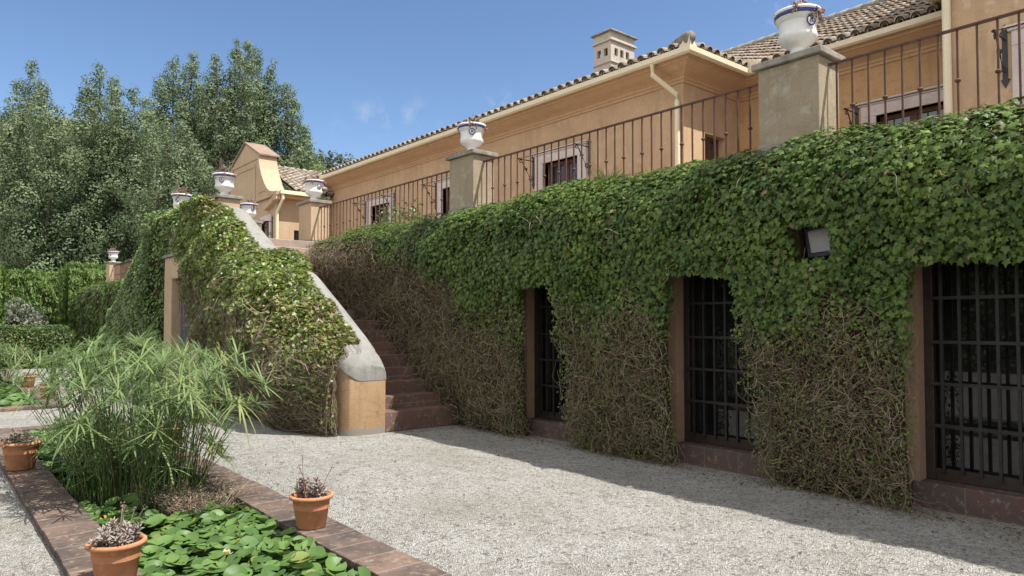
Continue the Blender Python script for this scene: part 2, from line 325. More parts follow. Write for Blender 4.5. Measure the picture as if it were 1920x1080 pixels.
def tubes(P, rad, tint, dry=None):
    "P (n,k,3) paths -> three-sided stems"
    n, k, _ = P.shape; T = np.gradient(P, axis=1); T /= np.maximum(np.linalg.norm(T, axis=2, keepdims=True), 1e-9)
    A = rnd(n)[:, None, :]; A = A-T*np.sum(A*T, 2, keepdims=True); A /= np.maximum(np.linalg.norm(A, axis=2, keepdims=True), 1e-9); B = np.cross(T, A)
    rad = np.asarray(rad).reshape(n, -1, 1) if np.ndim(rad) else np.full((n, 1, 1), rad)
    rings = [P+rad*(A*math.cos(w)+B*math.sin(w)) for w in (0, 2.094, 4.189)]
    V = np.stack(rings, 2).reshape(-1, 3)
    f = [(i*3+j, i*3+(j+1) % 3, (i+1)*3+(j+1) % 3, (i+1)*3+j) for i in range(k-1) for j in range(3)]
    F = (np.array(f)[None]+np.arange(n)[:, None, None]*3*k).reshape(-1, 4)
    return V, F, np.repeat(tint, 3*k), np.repeat(dry if dry is not None else np.zeros(n), 3*k)
def ribbons(P, Wd, side, tint, dry=None):
    n, k, _ = P.shape; Wd = np.asarray(Wd)
    V = np.stack([P-side[:, None, :]*Wd[..., None]/2, P+side[:, None, :]*Wd[..., None]/2], 2).reshape(-1, 3)
    f = [(i*2, i*2+1, i*2+3, i*2+2) for i in range(k-1)]
    F = (np.array(f)[None]+np.arange(n)[:, None, None]*2*k).reshape(-1, 4)
    return V, F, np.repeat(tint, 2*k), np.repeat(dry if dry is not None else np.zeros(n), 2*k)
def foliage(name, data, mat, parent): return link(name, npmesh(name, *data), mat, parent)
def vnoise(x, y, seed=0):
    "smooth value noise on numpy arrays"
    xi = np.floor(x); yi = np.floor(y); fx = x-xi; fy = y-yi; fx = fx*fx*(3-2*fx); fy = fy*fy*(3-2*fy)
    def h(a, b): return np.modf(np.abs(np.sin(a*127.1+b*311.7+seed*74.7)*43758.5453))[0]
    return (h(xi, yi)*(1-fx)+h(xi+1, yi)*fx)*(1-fy)+(h(xi, yi+1)*(1-fx)+h(xi+1, yi+1)*fx)*fy
def sstep(a, b, x): t = np.clip((x-a)/(b-a), 0, 1); return t*t*(3-2*t)
# ------------------------------------------------------------------ ground, paths
TZ = 3.32                                   # terrace floor height
POOL = (-12.25, -1.2, 1.10, 2.19); POOL2 = (-27.0, -15.75, .2, 1.88)   # inner edges x0,x1,y0,y1
g = MB(); xs = [-400, POOL2[0], POOL2[1], POOL[0], POOL[1], 300]; ys = [-300, POOL2[2], POOL[2], POOL2[3], POOL[3], 6.62]
for i in range(5):
    for j in range(5):
        cx = (xs[i]+xs[i+1])/2; cyy = (ys[j]+ys[j+1])/2
        if any(p[0] < cx < p[1] and p[2] < cyy < p[3] for p in (POOL, POOL2)): continue
        g.add([(xs[i], ys[j], 0), (xs[i+1], ys[j], 0), (xs[i+1], ys[j+1], 0), (xs[i], ys[j+1], 0)], [(0, 1, 2, 3)])
tag(g.build('ground', 'gravel'), kind='structure')
bk = MB().add([(-400, 6.62, -.01), (300, 6.62, -.01), (300, 500, -.01), (-400, 500, -.01)], [(0, 1, 2, 3)])
tag(bk.build('terrain', 'hill_ground'), kind='structure')
w = MB()
for p in (POOL, POOL2): w.add([(p[0], p[2], -.13), (p[1], p[2], -.13), (p[1], p[3], -.13), (p[0], p[3], -.13)], [(0, 1, 2, 3)])
tag(w.build('water', 'water'), kind='structure')
def pool_coping(p, label, near=True):
    t = thing('pool_coping', ((p[0]+p[1])/2, (p[2]+p[3])/2, 0), label, 'pool edge')
    cw = .345
    for nm, b in (('long_edge', (p[0]-cw, p[1]+cw, p[2]-cw, p[2])), ('long_edge', (p[0]-cw, p[1]+cw, p[3], p[3]+cw))):
        mb = MB(); n = int((b[1]-b[0])/.3)
        for i in range(n):                      # each slab sits a little differently
            x0 = b[0]+(b[1]-b[0])*i/n; x1 = b[0]+(b[1]-b[0])*(i+1)/n-.004
            dz = random.uniform(-.004, .004); dy = random.uniform(-.006, .006)
            mb.box(x0, x1, b[2]+dy, b[3]+dy, .006, .06+dz)
        mb.build(nm, 'coping_tile', t, bevel=.006)
        lip = MB().box(b[0]+.02, b[1]-.02, b[2]+.025, b[3]-.025, -.3, .0075); lip.build('basin_wall', 'mortar', t)
    for b in ((p[0]-cw, p[0], p[2]+.01, p[3]-.01), (p[1], p[1]+cw, p[2]+.01, p[3]-.01)):
        MB().box(b[0], b[1], b[2], b[3], .004, .056).build('end_edge', 'coping_cross', t, bevel=.006)
        MB().box(b[0]+.02, b[1]-.02, b[2], b[3], -.3, .0055).build('basin_wall', 'mortar', t)
pool_coping(POOL, 'worn reddish tile edge around the near pond holding the tall papyrus')
pool_coping(POOL2, 'worn tile edge around the farther pond at the left of the picture')

# debris on the gravel
n = 2600; X = U(-22, 1, n); Y = np.where(U(0, 1, n) < .5, U(2.6, 6.3, n), U(-1.5, 6.3, n)); k = ~(((Y > .7) & (Y < 2.56) & (X > -12.7)) | ((Y > -.2) & (Y < 2.3) & (X < -15.3)))
X, Y = X[k], Y[k]; n = len(X); C = np.stack([X, Y, np.full(n, .012)], 1)
m2_ = 1500; X = np.concatenate([X, U(-9, -1.5, m2_)]); Y = np.concatenate([Y, 6.5-np.abs(RNG.normal(0, .22, m2_))]); n = len(X); C = np.stack([X, Y, np.full(n, .012)], 1)
tag(foliage('fallen_leaves', leaves(C, rnd(n)*.5+[0, 0, 1], rnd(n), U(.008, .035, n)*U(.5, 1.1, n), OVAL, U(0, 1, n)), 'dead_leaf', None), 'scattered dark leaf litter lying on the pale gravel', 'leaf litter', kind='stuff')

# ------------------------------------------------------------------ terrace retaining wall with barred windows
DOORS = [(-7.58, -6.2), (-5.0, -3.6), (-2.45, -.9)]
WALL_Y = 6.66; DTOP = 2.4
tw = thing('terrace_wall', (-5, WALL_Y, 0), 'long ochre retaining wall under the terrace with three barred openings', 'wall')
wm = MB(); edges = [-42.0]+[e for d in DOORS for e in d]+[5.0]
for i in range(0, len(edges), 2): wm.box(edges[i], edges[i+1], WALL_Y, 7.2, -.3, DTOP)
wm.box(-42, 5, WALL_Y, 7.2, DTOP, TZ-.055)
wm.build('wall', 'jamb', tw)
MB().box(-42, 30, 7.2, 13.4, TZ-.25, TZ).build('terrace_floor', 'floor_tile', tw)
MB().box(-42, 5, WALL_Y-.06, 7.2, TZ-.055, TZ-.02).build('terrace_edge', 'floor_tile', tw)
for a, b in DOORS:
    MB().box(a-.06, b+.06, WALL_Y-.02, 7.0, -.02, .225).build('sill', 'sill_tile', tw, bevel=.012)
    fr = MB(); y0, y1 = 6.80, 6.87
    fr.box(a, a+.075, y0, y1, .225, DTOP); fr.box(b-.075, b, y0, y1, .225, DTOP); fr.box(a+.075, b-.075, y0, y1, .225, .33); fr.box(a+.075, b-.075, y0, y1, DTOP-.1, DTOP)
    f = fr.build('window_frame', 'dark_wood', tw, bevel=.006)
    MB().box(a+.07, b-.07, 6.90, 6.912, .3, DTOP-.06).build('pane', 'door_glass', f)
    gr = MB(); w_ = b-a-.16; nb = max(7, int(w_/.132))
    for i in range(nb):
        x = a+.08+w_*(i+.5)/nb; gr.box(x-.012, x+.012, 6.775, 6.799, .3, DTOP-.02)
    gr.build('grille_bars', 'grille_iron', tw)
    cb = MB()
    for z in (.70, 1.06, 1.42, 1.80, 2.15): cb.box(a+.05, b-.05, 6.766, 6.774, z-.014, z+.014)
    cb.build('grille_crossbars', 'grille_iron', tw)
MB().box(-8.2, .5, 7.21, 7.25, 0, 3).build('back_wall', 'mortar', tw)

# ------------------------------------------------------------------ pillars, urns, railings
def pillar(x1, y0, label, name='pillar', w=.64, d=.42, base=TZ, top=4.2):
    x0 = x1-w; t = thing(name, ((x0+x1)/2, y0+d/2, base), label, 'pillar', 'plastered pillars carrying urns')
    MB().box(x0, x1, y0, y0+d, base-.25, top).build('shaft', 'pillar_plaster' if y0 > 6 and x1 > -10 else 'wing_ochre', t, bevel=.012)
    MB().box(x0-.012, x1+.012, y0-.012, y0+d+.012, base-.25, base+.07).build('base_course', 'cap_stone', t, bevel=.01)
    MB().box(x0-.05, x1+.05, y0-.05, y0+d+.05, top+.001, top+.07).build('cap', 'cap_stone', t, bevel=.012)
    return t
UR_PROF = [(.118, 0), (.120, .018), (.108, .032), (.080, .060), (.072, .085), (.080, .108), (.118, .132), (.165, .165), (.186, .198), (.190, .222), (.183, .240), (.178, .250), (.177, .262), (.175, .300), (.180, .345), (.192, .375), (.205, .395), (.212, .405)]
def make_urn(label, loc, rz):
    t = thing('urn', loc, label, 'urn', 'white glazed urns with a blue band', rz)
    MB().lathe(UR_PROF, 40).build('bowl', 'urn_white', t, True, False)
    MB().lathe([(.212, .405), (.219, .407), (.223, .437), (.217, .438)], 40).build('blue_band', 'urn_blue', t, True, False)
    MB().lathe([(.217, .438), (.229, .442), (.233, .455), (.229, .470), (.212, .470), (.205, .44), (.195, .36), (0, .34)], 40).build('rim', 'urn_white', t, True, False)
    MB().lathe([(.2085, .425), (.0, .44)], 24).build('soil', 'soil', t, False, False)
    for s in (-1, 1):
        dm = MB(); dm.lathe([(0, .026), (.035, .022), (.052, .008), (.055, -.02)], 20)
        for i, v in enumerate(dm.v): dm.v[i] = (s*(.176+v[2]), v[0], .325+v[1])
        md = dm.build('medallion', 'urn_white', t, True, False)
        rg = MB(); rg.tube([(s*(.192), .047*math.cos(q), .325+.047*math.sin(q)) for q in np.linspace(0, 2*math.pi, 21)], .008, 6); rg.build('blue_ring', 'urn_blue', md, True, False)
        mk = MB(); mk.tube([(s*.200, -.016, .305), (s*.206, -.010, .335), (s*.206, .0, .350), (s*.206, .010, .335), (s*.200, .016, .305)], .007, 5); mk.build('blue_mark', 'urn_blue', md, True, False)
    return t
def succulent(name, loc, rad, hgt, n, label, cat, group, dry=.25, stalks=3, droop=0):
    "rosettes of fat leaves on short stems, with thin flower stalks"
    t = thing(name, loc, label, cat, group); L = []; P = []
    for i in range(n):
        a = random.uniform(0, 6.28); rr = rad*math.sqrt(random.random()); h = hgt*random.uniform(.25, 1)*(1-.35*(rr/rad)**2)
        lean = random.uniform(.0, .5)*rad*(rr/rad)
        p = np.array([rr*math.cos(a), rr*math.sin(a), 0]); q = p+[lean*math.cos(a)*1.2, lean*math.sin(a)*1.2, h-droop*(rr/rad)**2*hgt]
        P.append(np.linspace(p, q, 4)); ax = unit((q-p)[None]+rnd(1)*.15*h)[0]
        m_ = random.randint(7, 11); an = np.arange(m_)*2.4+a; el = np.linspace(.15, 1.2, m_)
        o1 = np.cross(ax, [.31, .2, .9]); o1 /= np.linalg.norm(o1); o2 = np.cross(ax, o1)
        D = np.cos(an)[:, None]*o1*np.cos(el)[:, None]+np.sin(an)[:, None]*o2*np.cos(el)[:, None]+np.sin(el)[:, None]*ax
        s = U(.04, .066, m_)*(1.15-.4*el/1.2)*(rad/.14)**.3
        L.append(leaves(q+D*s[:, None]*.45-ax*.01*np.arange(m_)[::-1][:, None]*.3, np.cross(D, rnd(m_)), D, s, FAT, np.clip(U(.1, .9, m_), 0, 1), np.clip(np.full(m_, dry)+U(-.3, .3, m_), 0, 1)))
    lf = foliage('leaves', merge(*L), 'succulent_leaf', None); lf.parent = t
    st_ = npmesh('stems', *tubes(np.array(P), .006, U(0, .6, n), np.full(n, .8)))
    bm = bmesh.new(); bm.from_mesh(lf.data); bm.from_mesh(st_); bm.to_mesh(lf.data); bm.free()
    for i in range(stalks):
        a = random.uniform(0, 6.28); rr = rad*random.uniform(.1, .7); h = hgt*random.uniform(1.3, 2.0); q_ = np.linspace(0, 1, 5)[:, None]
        P1 = np.array([rr*math.cos(a), rr*math.sin(a), .02])+q_*np.array([.06*math.cos(a)+random.uniform(-.04, .04), .06*math.sin(a), h])+q_*q_*np.array([random.uniform(-.04, .04), random.uniform(-.04, .04), -.03])
        m_ = 6; hd = npmesh('h', *leaves(P1[-1]+rnd(m_)*.014, rnd(m_), rnd(m_)+[0, 0, .6], U(.012, .024, m_), FAT, U(0, 1, m_), U(.5, 1, m_)))
        fs_ = foliage('flower_stalk', tubes(P1[None], .003, U(.2, .8, 1), np.full(1, .5)), 'succulent_leaf', None); fs_.parent = t
        bm = bmesh.new(); bm.from_mesh(fs_.data); bm.from_mesh(hd); bm.to_mesh(fs_.data); bm.free()
    return t
PX = {'near': -3.25, 'mid': -8.75, 'far': -14.64}
pillar(PX['near'], 6.58, 'large weathered pillar nearest the camera, carrying the biggest-looking white urn', top=4.165)
pillar(PX['mid'], 6.58, 'plastered pillar halfway along the iron railing, left of the window with open brackets')
pillar(PX['far'], 6.58, 'plastered pillar where the railing ends beside the stair opening, right of the scrolled gable')
pillar(-18.74, 6.6, 'partly hidden short pillar behind the sloping stair parapet, below the scrolled gable', 'stair_pillar')
pillar(-14.62, 4.62, 'pillar at the head of the stair where the grey sloping parapet ends', 'stair_pillar', top=4.08)
pillar(-17.7, 4.62, 'pillar sunk in the ivy left of the stair head, only its urn showing', 'stair_pillar', top=4.08)
pillar(-35.72, 6.6, 'small distant pillar at the far left end of the terrace railing, above the ivy', 'far_pillar')
for x, y, z, rz, l, w_ in ((PX['near']-.30, 6.76, 4.237, R(-22), 'on the large pillar nearest the camera, cut by frame top', 1),
                      (PX['mid']-.32, 6.79, 4.272, R(-35), 'on the pillar halfway along the iron railing', 1),
                      (PX['far']-.32, 6.79, 4.272, R(-165), 'on the pillar right of the scrolled gable', 1),
                      (-19.06, 6.81, 4.272, R(-165), 'low behind the sloping stair parapet', 1),
                      (-14.94, 4.83, 4.152, R(-35), 'at the head of the stair, left of the scrolled gable', 1),
                      (-18.02, 4.83, 4.152, R(-45), 'half sunk behind the ivy left of the stair head', 1),
                      (-36.04, 6.81, 4.272, R(-45), 'smallest and farthest, at left above the hedges', 1)):
    if x == PX['near']-.30: u0 = make_urn('white urn '+l, (x, y, z), rz)
    else:
        c = copy_tree(u0); c.location = (x, y, z); c.rotation_euler = (0, 0, rz); c['label'] = 'white urn '+l
    succulent('succulent_plant', (x, y, z+.44), .185, .15 if x > -10 else .19, 40 if x > -10 else 30, 'dry succulent in the urn '+l, 'plant', 'dry succulents in the urns', .55, 1 if x > -10 else 10, .75 if x > -10 else .5)
bar_a = MB().box(-.0075, .0075, -.0075, .0075, 0, .86)
bar_b = MB().box(-.0075, .0075, -.0075, .0075, 0, .86).lathe([(0, .40), (.012, .405), (.026, .418), (.026, .428), (.012, .44), (0, .445)], 8)
BA = bar_a.mesh('bar'); BB = bar_b.mesh('bar')
for me in (BA, BB): me.materials.append(M['rail_iron'])
def railing(x0, x1, label, step=.147):
    t = thing('iron_railing', (x0, 6.79, TZ), label, 'railing', 'iron railings along the terrace')
    MB().box(x0, x1, 6.768, 6.812, 4.095, 4.115).build('top_rail', 'rail_iron', t, bevel=.004)
    n = int((x1-x0)/step)
    for i in range(n):
        o = bpy.data.objects.new('bar', BB if i % 2 else BA); COL.objects.link(o); o.parent = t; o.location = ((x1-x0)*(i+.5)/n, 0, 4.095-.86-TZ)
railing(PX['far'], PX['mid']-.64, 'brown iron railing between the far pillar and the middle pillar')
railing(PX['mid'], PX['near']-.64, 'brown iron railing between the middle pillar and the large near pillar')
railing(PX['near'], 1.8, 'brown iron railing right of the large near pillar, leaving the frame')
railing(-35.72, -26.0, 'far brown iron railing beside the small distant pillar', .11)
# ------------------------------------------------------------------ staircase
st = thing('staircase', (-9, 5.8, 0), 'tiled outdoor staircase climbing beside the ivy wall behind a rounded grey-capped parapet', 'staircase')
zt = .29; x = -9.0; k = 0
for k in range(8):
    MB().box(x-.36 if k < 7 else -12.0, x, 5.2, 6.5, 0 if k == 0 else zt-.25, zt).build('step', 'step_tile', st, bevel=.012)
    x -= .305; zt += .19
x = -12.0; zt = 1.62+.189
for k in range(9):
    MB().box(x-.34 if k < 8 else -18.7, x, 5.2 if k < 8 else 4.95, 6.55, zt-.3, zt).build('step', 'step_tile' if k < 7 else 'floor_tile', st, bevel=.012)
    x -= .295; zt += .1875
CX = [-24.4, -23.9, -23.8, -18.2, -14.62, -13.47, -12.2, -11.95, -11.3, -11.15, -10.22, -9.52, -9.14, -9.04, -9.0]
CZ = [.95, 1.05, 1.1, 3.93, 3.93, 3.30, 2.64, 2.50, 2.46, 2.39, 1.85, 1.43, 1.17, 1.05, .97]
def capz(x): return np.interp(x, CX, CZ)
def parapet(xs, namepart):
    "rounded-top wall section grid along x: plaster body and grey cap"
    Y0, Y1 = 4.53, 5.2; body = MB(); cap = MB(); bs = []; cs = []
    for x in xs:
        e = max(0.0, x+9.32)/.32; y0 = Y0+.30*(1-math.sqrt(max(0, 1-e*e))); z = float(capz(x)); zb = z-.20-.06*(1-e if e else 0)
        bs.append([(x, y0, -.05), (x, y0, zb), (x, Y1, zb), (x, Y1, -.05)])
        n = 12; ring = []
        for i in range(n+1):
            q = math.pi*i/n; yy = (y0+Y1)/2-math.cos(q)*((Y1-y0)/2+.012); ring.append((x+.004, yy, zb+(z-zb)*math.sin(q)**.6))
        cs.append([(x+.004, y0-.012, zb-.012)]+ring+[(x+.004, Y1+.012, zb-.012)])
    for mb, rows in ((body, bs), (cap, cs)):
        k = len(rows[0]); n = len(rows); mb.add([p for r in rows for p in r], [(i*k+j, i*k+j+1, (i+1)*k+j+1, (i+1)*k+j) for i in range(n-1) for j in range(k-1)]+[tuple(range(k)), tuple((n-1)*k+j for j in range(k))])
    bo = body.build(namepart, 'post_plaster', st, True); bo.modifiers.new('edge', 'EDGE_SPLIT').split_angle = R(50); o = cap.build(namepart+'_cap', 'concrete', st, True)
    b = o.modifiers.new('edge', 'EDGE_SPLIT'); b.split_angle = R(50)
parapet(list(np.linspace(-14.6, -9.32, 60))+[-9.32+.32*math.sin(q) for q in np.linspace(.15, 1.5708, 10)], 'parapet')
mp = MB().prism([(-24.3, 0), (-18.3, 0), (-18.3, 3.85), (-24.0, 1.0), (-24.3, .9)], 4.62, 5.15); mp.build('far_parapet', 'post_plaster', st)
# landing front with the low doorway
lf = MB(); lf.box(-18.35, -17.18, 4.66, 5.1, 0, TZ-.3); lf.box(-15.7, -14.62, 4.66, 5.1, 0, TZ-.3); lf.box(-17.18, -15.7, 4.66, 5.1, 2.55, TZ-.3); lf.box(-18.35, -14.62, 4.66, 4.95, TZ-.3, TZ+.1)
lf.build('landing_wall', 'wing_ochre', st)
sr = MB(); sr.box(-17.78, -17.18, 4.42, 4.66, 0, 3.05); sr.box(-15.7, -15.1, 4.42, 4.66, 0, 3.05); sr.box(-17.18, -15.7, 4.42, 4.66, 2.55, 3.05)
sr.build('doorway_surround', 'wing_ochre', st, bevel=.02); MB().box(-17.84, -15.04, 4.37, 4.66, 3.052, 3.11).build('doorway_ledge', 'cap_stone', st)
gt = MB()
for i in range(14): gt.tube([(-17.12+i*.108, 4.615, .05), (-17.12+i*.108, 4.615, 2.53)], .012, 6)
for z in (.3, .9, 1.5, 2.1): gt.box(-17.18, -15.7, 4.605, 4.625, z-.012, z+.012)
simple('gate_iron', (.16, .17, .20), .5, .5, .3, .2, 10)
gt.build('gate', 'gate_iron', st); MB().box(-17.18, -15.7, 5.3, 5.34, 0, 2.6).build('dark_backing', 'mortar', st)  # dark sheet closing the opening behind the gate

# ------------------------------------------------------------------ the house
hs = thing('country_house', (-13, 11, TZ), 'single-storey ochre country house with tiled roof, cream gutters and a scrolled side gable', 'house')
FY, BY, XC, XR = 11.0, 12.9, -8.05, -3.62
XL = -22.9; YW = 9.12; XW0 = -28.4
def wallrun(a, b, y, openings, z1=6.25, mat='ochre', name='facade'):
    m = MB(); e = a
    for o0, o1, zt_ in openings:
        m.box(e, o0, y, y+.35, TZ, z1); m.box(o0, o1, y, y+.35, zt_, z1); e = o1
    m.box(e, b, y, y+.35, TZ, z1); return m.build(name, mat, hs)
WZ = 5.22
WINS = [(-19.42, FY), (-15.44, FY), (-11.38, FY), (-4.78, BY), (-2.0, FY)]
hw = .56
wallrun(XL, XC, FY, [(c-hw, c+hw, WZ) for c, y in WINS[:3]])
wallrun(XC, XR, BY, [(-4.78-hw, -4.78+hw, WZ)], mat='ochre_weathered')
wallrun(XR, 6, FY, [(-2.0-hw, -2.0+hw, WZ)], z1=10.5)
# side wall of the main block, with a small window
m = MB(); m.box(XC-.35, XC-.001, FY+.35, 11.68, TZ, 6.25); m.box(XC-.35, XC-.001, 11.68, 12.38, 5.26, 6.25); m.box(XC-.35, XC-.001, 12.38, BY+.3, TZ, 6.25); m.box(XC-.35, XC-.001, 11.68, 12.38, TZ, 3.9)
m.build('side_wall', 'ochre', hs)
MB().box(XR, XR+.35, FY+.35, 17, TZ, 10.5).build('block_side_wall', 'ochre', hs)
MB().box(XL, XR, BY+.4, BY+.6, TZ, 6.3).build('inner_wall', 'mortar', hs)
def window(c, y, face='y'):
    "casement with stone surround, built as parts"
    def P(mb):                                  # local (u across, v out, z) -> world
        if face == 'y': mb.v = [(c+u, y-v, z) for u, v, z in mb.v]
        else: mb.v = [(y+v, c+u, z) for u, v, z in mb.v]
        return mb
    w = hw if face == 'y' else .35; zt_ = WZ if face == 'y' else 5.26; zb = TZ+.02 if face == 'y' else 3.9
    if face == 'y':
        s = MB(); s.box(-w-.26, -w, -.16, .035, TZ, zt_); s.box(w, w+.26, -.16, .035, TZ, zt_); s.box(-w-.26, w+.26, -.16, .035, zt_, zt_+.2)
        s.box(-w-.30, w+.30, 0, .06, zt_+.2, zt_+.235); s.box(-w-.34, w+.34, 0, .09, zt_+.236, zt_+.27)
        P(s).build('window_surround', 'marble', hs, bevel=.008)
    f = MB(); f.box(-w, -w+.06, -.24, -.16, zb, zt_); f.box(w-.06, w, -.24, -.16, zb, zt_); f.box(-w+.06, w-.06, -.24, -.16, zt_-.07, zt_); f.box(-.045, .045, -.24, -.16, zb, zt_-.07)
    fo = P(f).build('window_frame', 'wood', hs, bevel=.004)
    mu = MB(); n = 2 if face == 'y' else 1
    for s_ in (-1, 1):
        a, b = sorted((s_*.045, s_*(w-.06)))
        mu.box(a, a+.036, -.225, -.175, zb, zt_-.07); mu.box(b-.036, b, -.225, -.175, zb, zt_-.07)
        for i in range(1, n+1):
            if n > 1: xx = a+(b-a)*i/(n+1); mu.box(xx-.008, xx+.008, -.22, -.18, zb, zt_-.07)
        for z in np.arange(zb+.5, zt_-.1, .335): mu.box(a+.036, b-.036, -.219, -.181, z-.008, z+.008)
    P(mu).build('glazing_bars', 'wood', fo)
    P(MB().box(-w+.03, w-.03, -.205, -.197, zb, zt_-.03)).build('pane', 'glass', fo)
for c, y in WINS: window(c, y)
window(12.03, XC, 'x')
# wrought-iron awning brackets beside every window
def bracket_mesh():
    b = MB(); b.box(-.03, .03, -.016, 0, -.50, .12)
    for z, s in ((.12, 1), (-.50, -1)): b.add([(-.055, -.016, z), (.055, -.016, z), (0, -.016, z+s*.12), (-.055, 0, z), (.055, 0, z), (0, 0, z+s*.12)], [(0, 1, 2), (5, 4, 3), (0, 2, 5, 3), (1, 4, 5, 2), (0, 3, 4, 1)])
    b.tube([(0, -.01, .03), (0, -.45, .03)], .012, 6)
    sp = [(0, -.40+.05*math.cos(q)*(1-q/9), -.02+.05*math.sin(q)*(1-q/9)-.01) for q in np.linspace(5.5, 0, 12)]
    b.tube(sp+[(0, -.33, -.05), (0, -.22, -.22), (0, -.12, -.36)]+[(0, -.085-.06*math.cos(q)*(1-q/9), -.37-.06*math.sin(q)*(1-q/9)) for q in np.linspace(.4, 6, 12)], .012, 6)
    b.lathe([(0, .055), (.02, .045), (.028, .03), (.02, .015), (0, .005)], 8, (0, -.46, 0)); b.box(-.024, .024, -.27, -.21, -.20, -.16)
    return b.mesh('awning_bracket')
BM_ = bracket_mesh(); BM_.materials.append(M['dark_iron'])
for c, y in WINS:
    for s in (-1, 1):
        if y == BY and s > 0: continue
        o = bpy.data.objects.new('awning_bracket', BM_); COL.objects.link(o); o.parent = hs; o.location = (c+s*(hw+.34)+13, y-11, 5.30-TZ)
    MB().tube([(c-hw-.34, y-.45, 5.33), (c+hw+.34, y-.45, 5.33)], .008, 5).build('awning_rod', 'dark_iron', hs)
# cornice, gutters
CP = [(0, 6.10), (.03, 6.10), (.035, 6.15), (.06, 6.16), (.065, 6.20), (.13, 6.24), (.24, 6.29), (.36, 6.355), (.40, 6.365), (.405, 6.40), (.44, 6.405), (.45, 6.47), (0, 6.47)]
MB().sweep([(XL, FY), (XC, FY), (XC, BY), (XR, BY)], CP).build('cornice', 'ochre_cornice', hs)
GP = [(.42, 6.472), (.445, 6.425), (.52, 6.405), (.565, 6.43), (.57, 6.52), (.555, 6.52), (.55, 6.44), (.46, 6.475)]
MB().sweep([(XL, FY), (XC, FY), (XC, BY), (XR+.001, BY)], GP).build('gutter', 'cream_metal', hs)
for (px_, py_, sx, sy) in ((XC+.55, FY-.55, -1, 1), (XC+.55, BY-.55, 1, 1)):     # stop plates at the gutter corners
    MB().add([(px_, py_, 6.42), (px_+sx*.32, py_, 6.45), (px_+sx*.10, py_, 6.68), (px_, py_, 6.72)], [(0, 1, 2, 3)]).add([(px_, py_+.002, 6.42), (px_, py_+sy*.3, 6.45), (px_, py_+sy*.10, 6.66), (px_, py_+.002, 6.72)], [(0, 1, 2, 3)]).build('gutter_plate', 'cream_metal', hs).modifiers.new('s', 'SOLIDIFY').thickness = .02
MB().tube([(XC-.33, FY-.50, 6.42), (XC-.33, FY-.50, 6.22), (XC-.09, FY-.09, 5.88), (XC-.09, FY-.07, 5.75), (XC-.09, FY-.07, TZ)], .048, 10).build('downspout', 'cream_metal', hs)
MB().tube([(XL+.12, FY-.45, 6.42), (XL+.12, FY-.45, 6.1), (XL+.12, FY-.12, 5.8), (XL+.12, FY-.12, TZ)], .048, 10).build('downspout', 'cream_metal', hs)
MB().tube([(XR+.05, FY-.06, 6.72), (XR+.05, FY-.06, TZ)], .055, 10).build('downspout', 'cream_metal', hs)
MB().box(XR-.12, XR+.10, FY-.12, FY+.0, 6.7, 6.80).build('gutter', 'cream_metal', hs)
MB().box(XR-.64, XR-.50, FY-.62, 16, 6.72, 6.85).build('gutter', 'cream_metal', hs); MB().box(XR-.50, XR-.0, FY-.05, 16, 6.74, 6.80).build('soffit', 'ochre_cornice', hs); MB().box(XR-.52, XR+.0, FY-.14, FY-.05, 6.72, 6.83).build('gutter', 'cream_metal', hs)
# barrel-tile roofs
def two(mb, en, name, parent):
    o = mb.build(name, 'roof_tile', parent, True); me = o.data; k = len(mb.f); b = len(me.vertices)
    bm = bmesh.new(); bm.from_mesh(me); l = Vector(rootloc(parent)); me.materials.append(M['mortar'])
    for f_ in en.f:
        q = bm.faces.new([bm.verts.new(Vector(en.v[i])-l) for i in f_]); q.material_index = 1
    bm.to_mesh(me); bm.free(); return o
def tile_field(mb, end, org, u, v, ncol, start, stop, sp=.245, course=.27):
    org = Vector(org); u = Vector(u); v = Vector(v).normalized(); n = u.cross(v).normalized()
    if n.z < 0: n = -n
    A = 6
    for c in range(ncol):
        base = org+u*(sp*(c+.5))
        s0, s1 = start(c), stop(c); k0 = int(s0/course); k1 = int(s1/course)
        for k in range(k0, max(k0, k1)):
            jit = random.uniform(-.012, .012); o = base+v*(course*k)+u*jit
            r0 = .094; r1 = .074; lo = .052+random.uniform(-.004, .006); hi = .026; vs = []
            for rr, d, h in ((r0, 0, lo), (r1, course*1.22, hi), (r0-.018, 0, lo)):
                for i in range(A+1):
                    q = math.pi*i/A; vs.append(o+v*d+u*(math.cos(q)*rr)+n*(h-.03+math.sin(q)*rr))
            K = A+1; mb.add(vs, [(i, i+1, K+i+1, K+i) for i in range(A)]+[(i, 2*K+i, 2*K+i+1, i+1) for i in range(A)])
            if k == k0 and end is not None:
                end.add([p+v*.02 for p in vs[2*K:3*K]], [tuple(range(K))])
            o2 = o+u*(sp/2); vs = []
            for rr, d, h in ((.095, 0, .075), (.08, course*1.22, .05), (.08, 0, .075)):
                for i in range(A+1):
                    q = math.pi*i/A; vs.append(o2+v*d+u*(math.cos(q)*rr)+n*(h-.03-math.sin(q)*rr))
            mb.add(vs, [(i, i+1, K+i+1, K+i) for i in range(A)]+[(i, 2*K+i, 2*K+i+1, i+1) for i in range(A)])
SL = .40; ZE = 6.56
f = 1/math.sqrt(1+SL*SL)
XE = XC+.50; YE = FY-.50; RIDGE = 14.6
mb = MB(); en = MB(); nc = int((XE-(-22.6))/.245)
tile_field(mb, en, (XE-nc*.245, YE, ZE), (1, 0, 0), (0, 1, SL), nc, lambda c: 0, lambda c: min(RIDGE-YE, (nc-c-.5)*.245)/f)
rf = two(mb, en, 'roof', hs)
mb = MB(); en = MB(); nh = int(4.2/.245)
tile_field(mb, en, (XE, YE, ZE), (0, 1, 0), (-1, 0, SL), nh, lambda c: 0, lambda c: min((c+.5)*.245, 4.0)/f)
h = two(mb, en, 'hip_roof', hs)
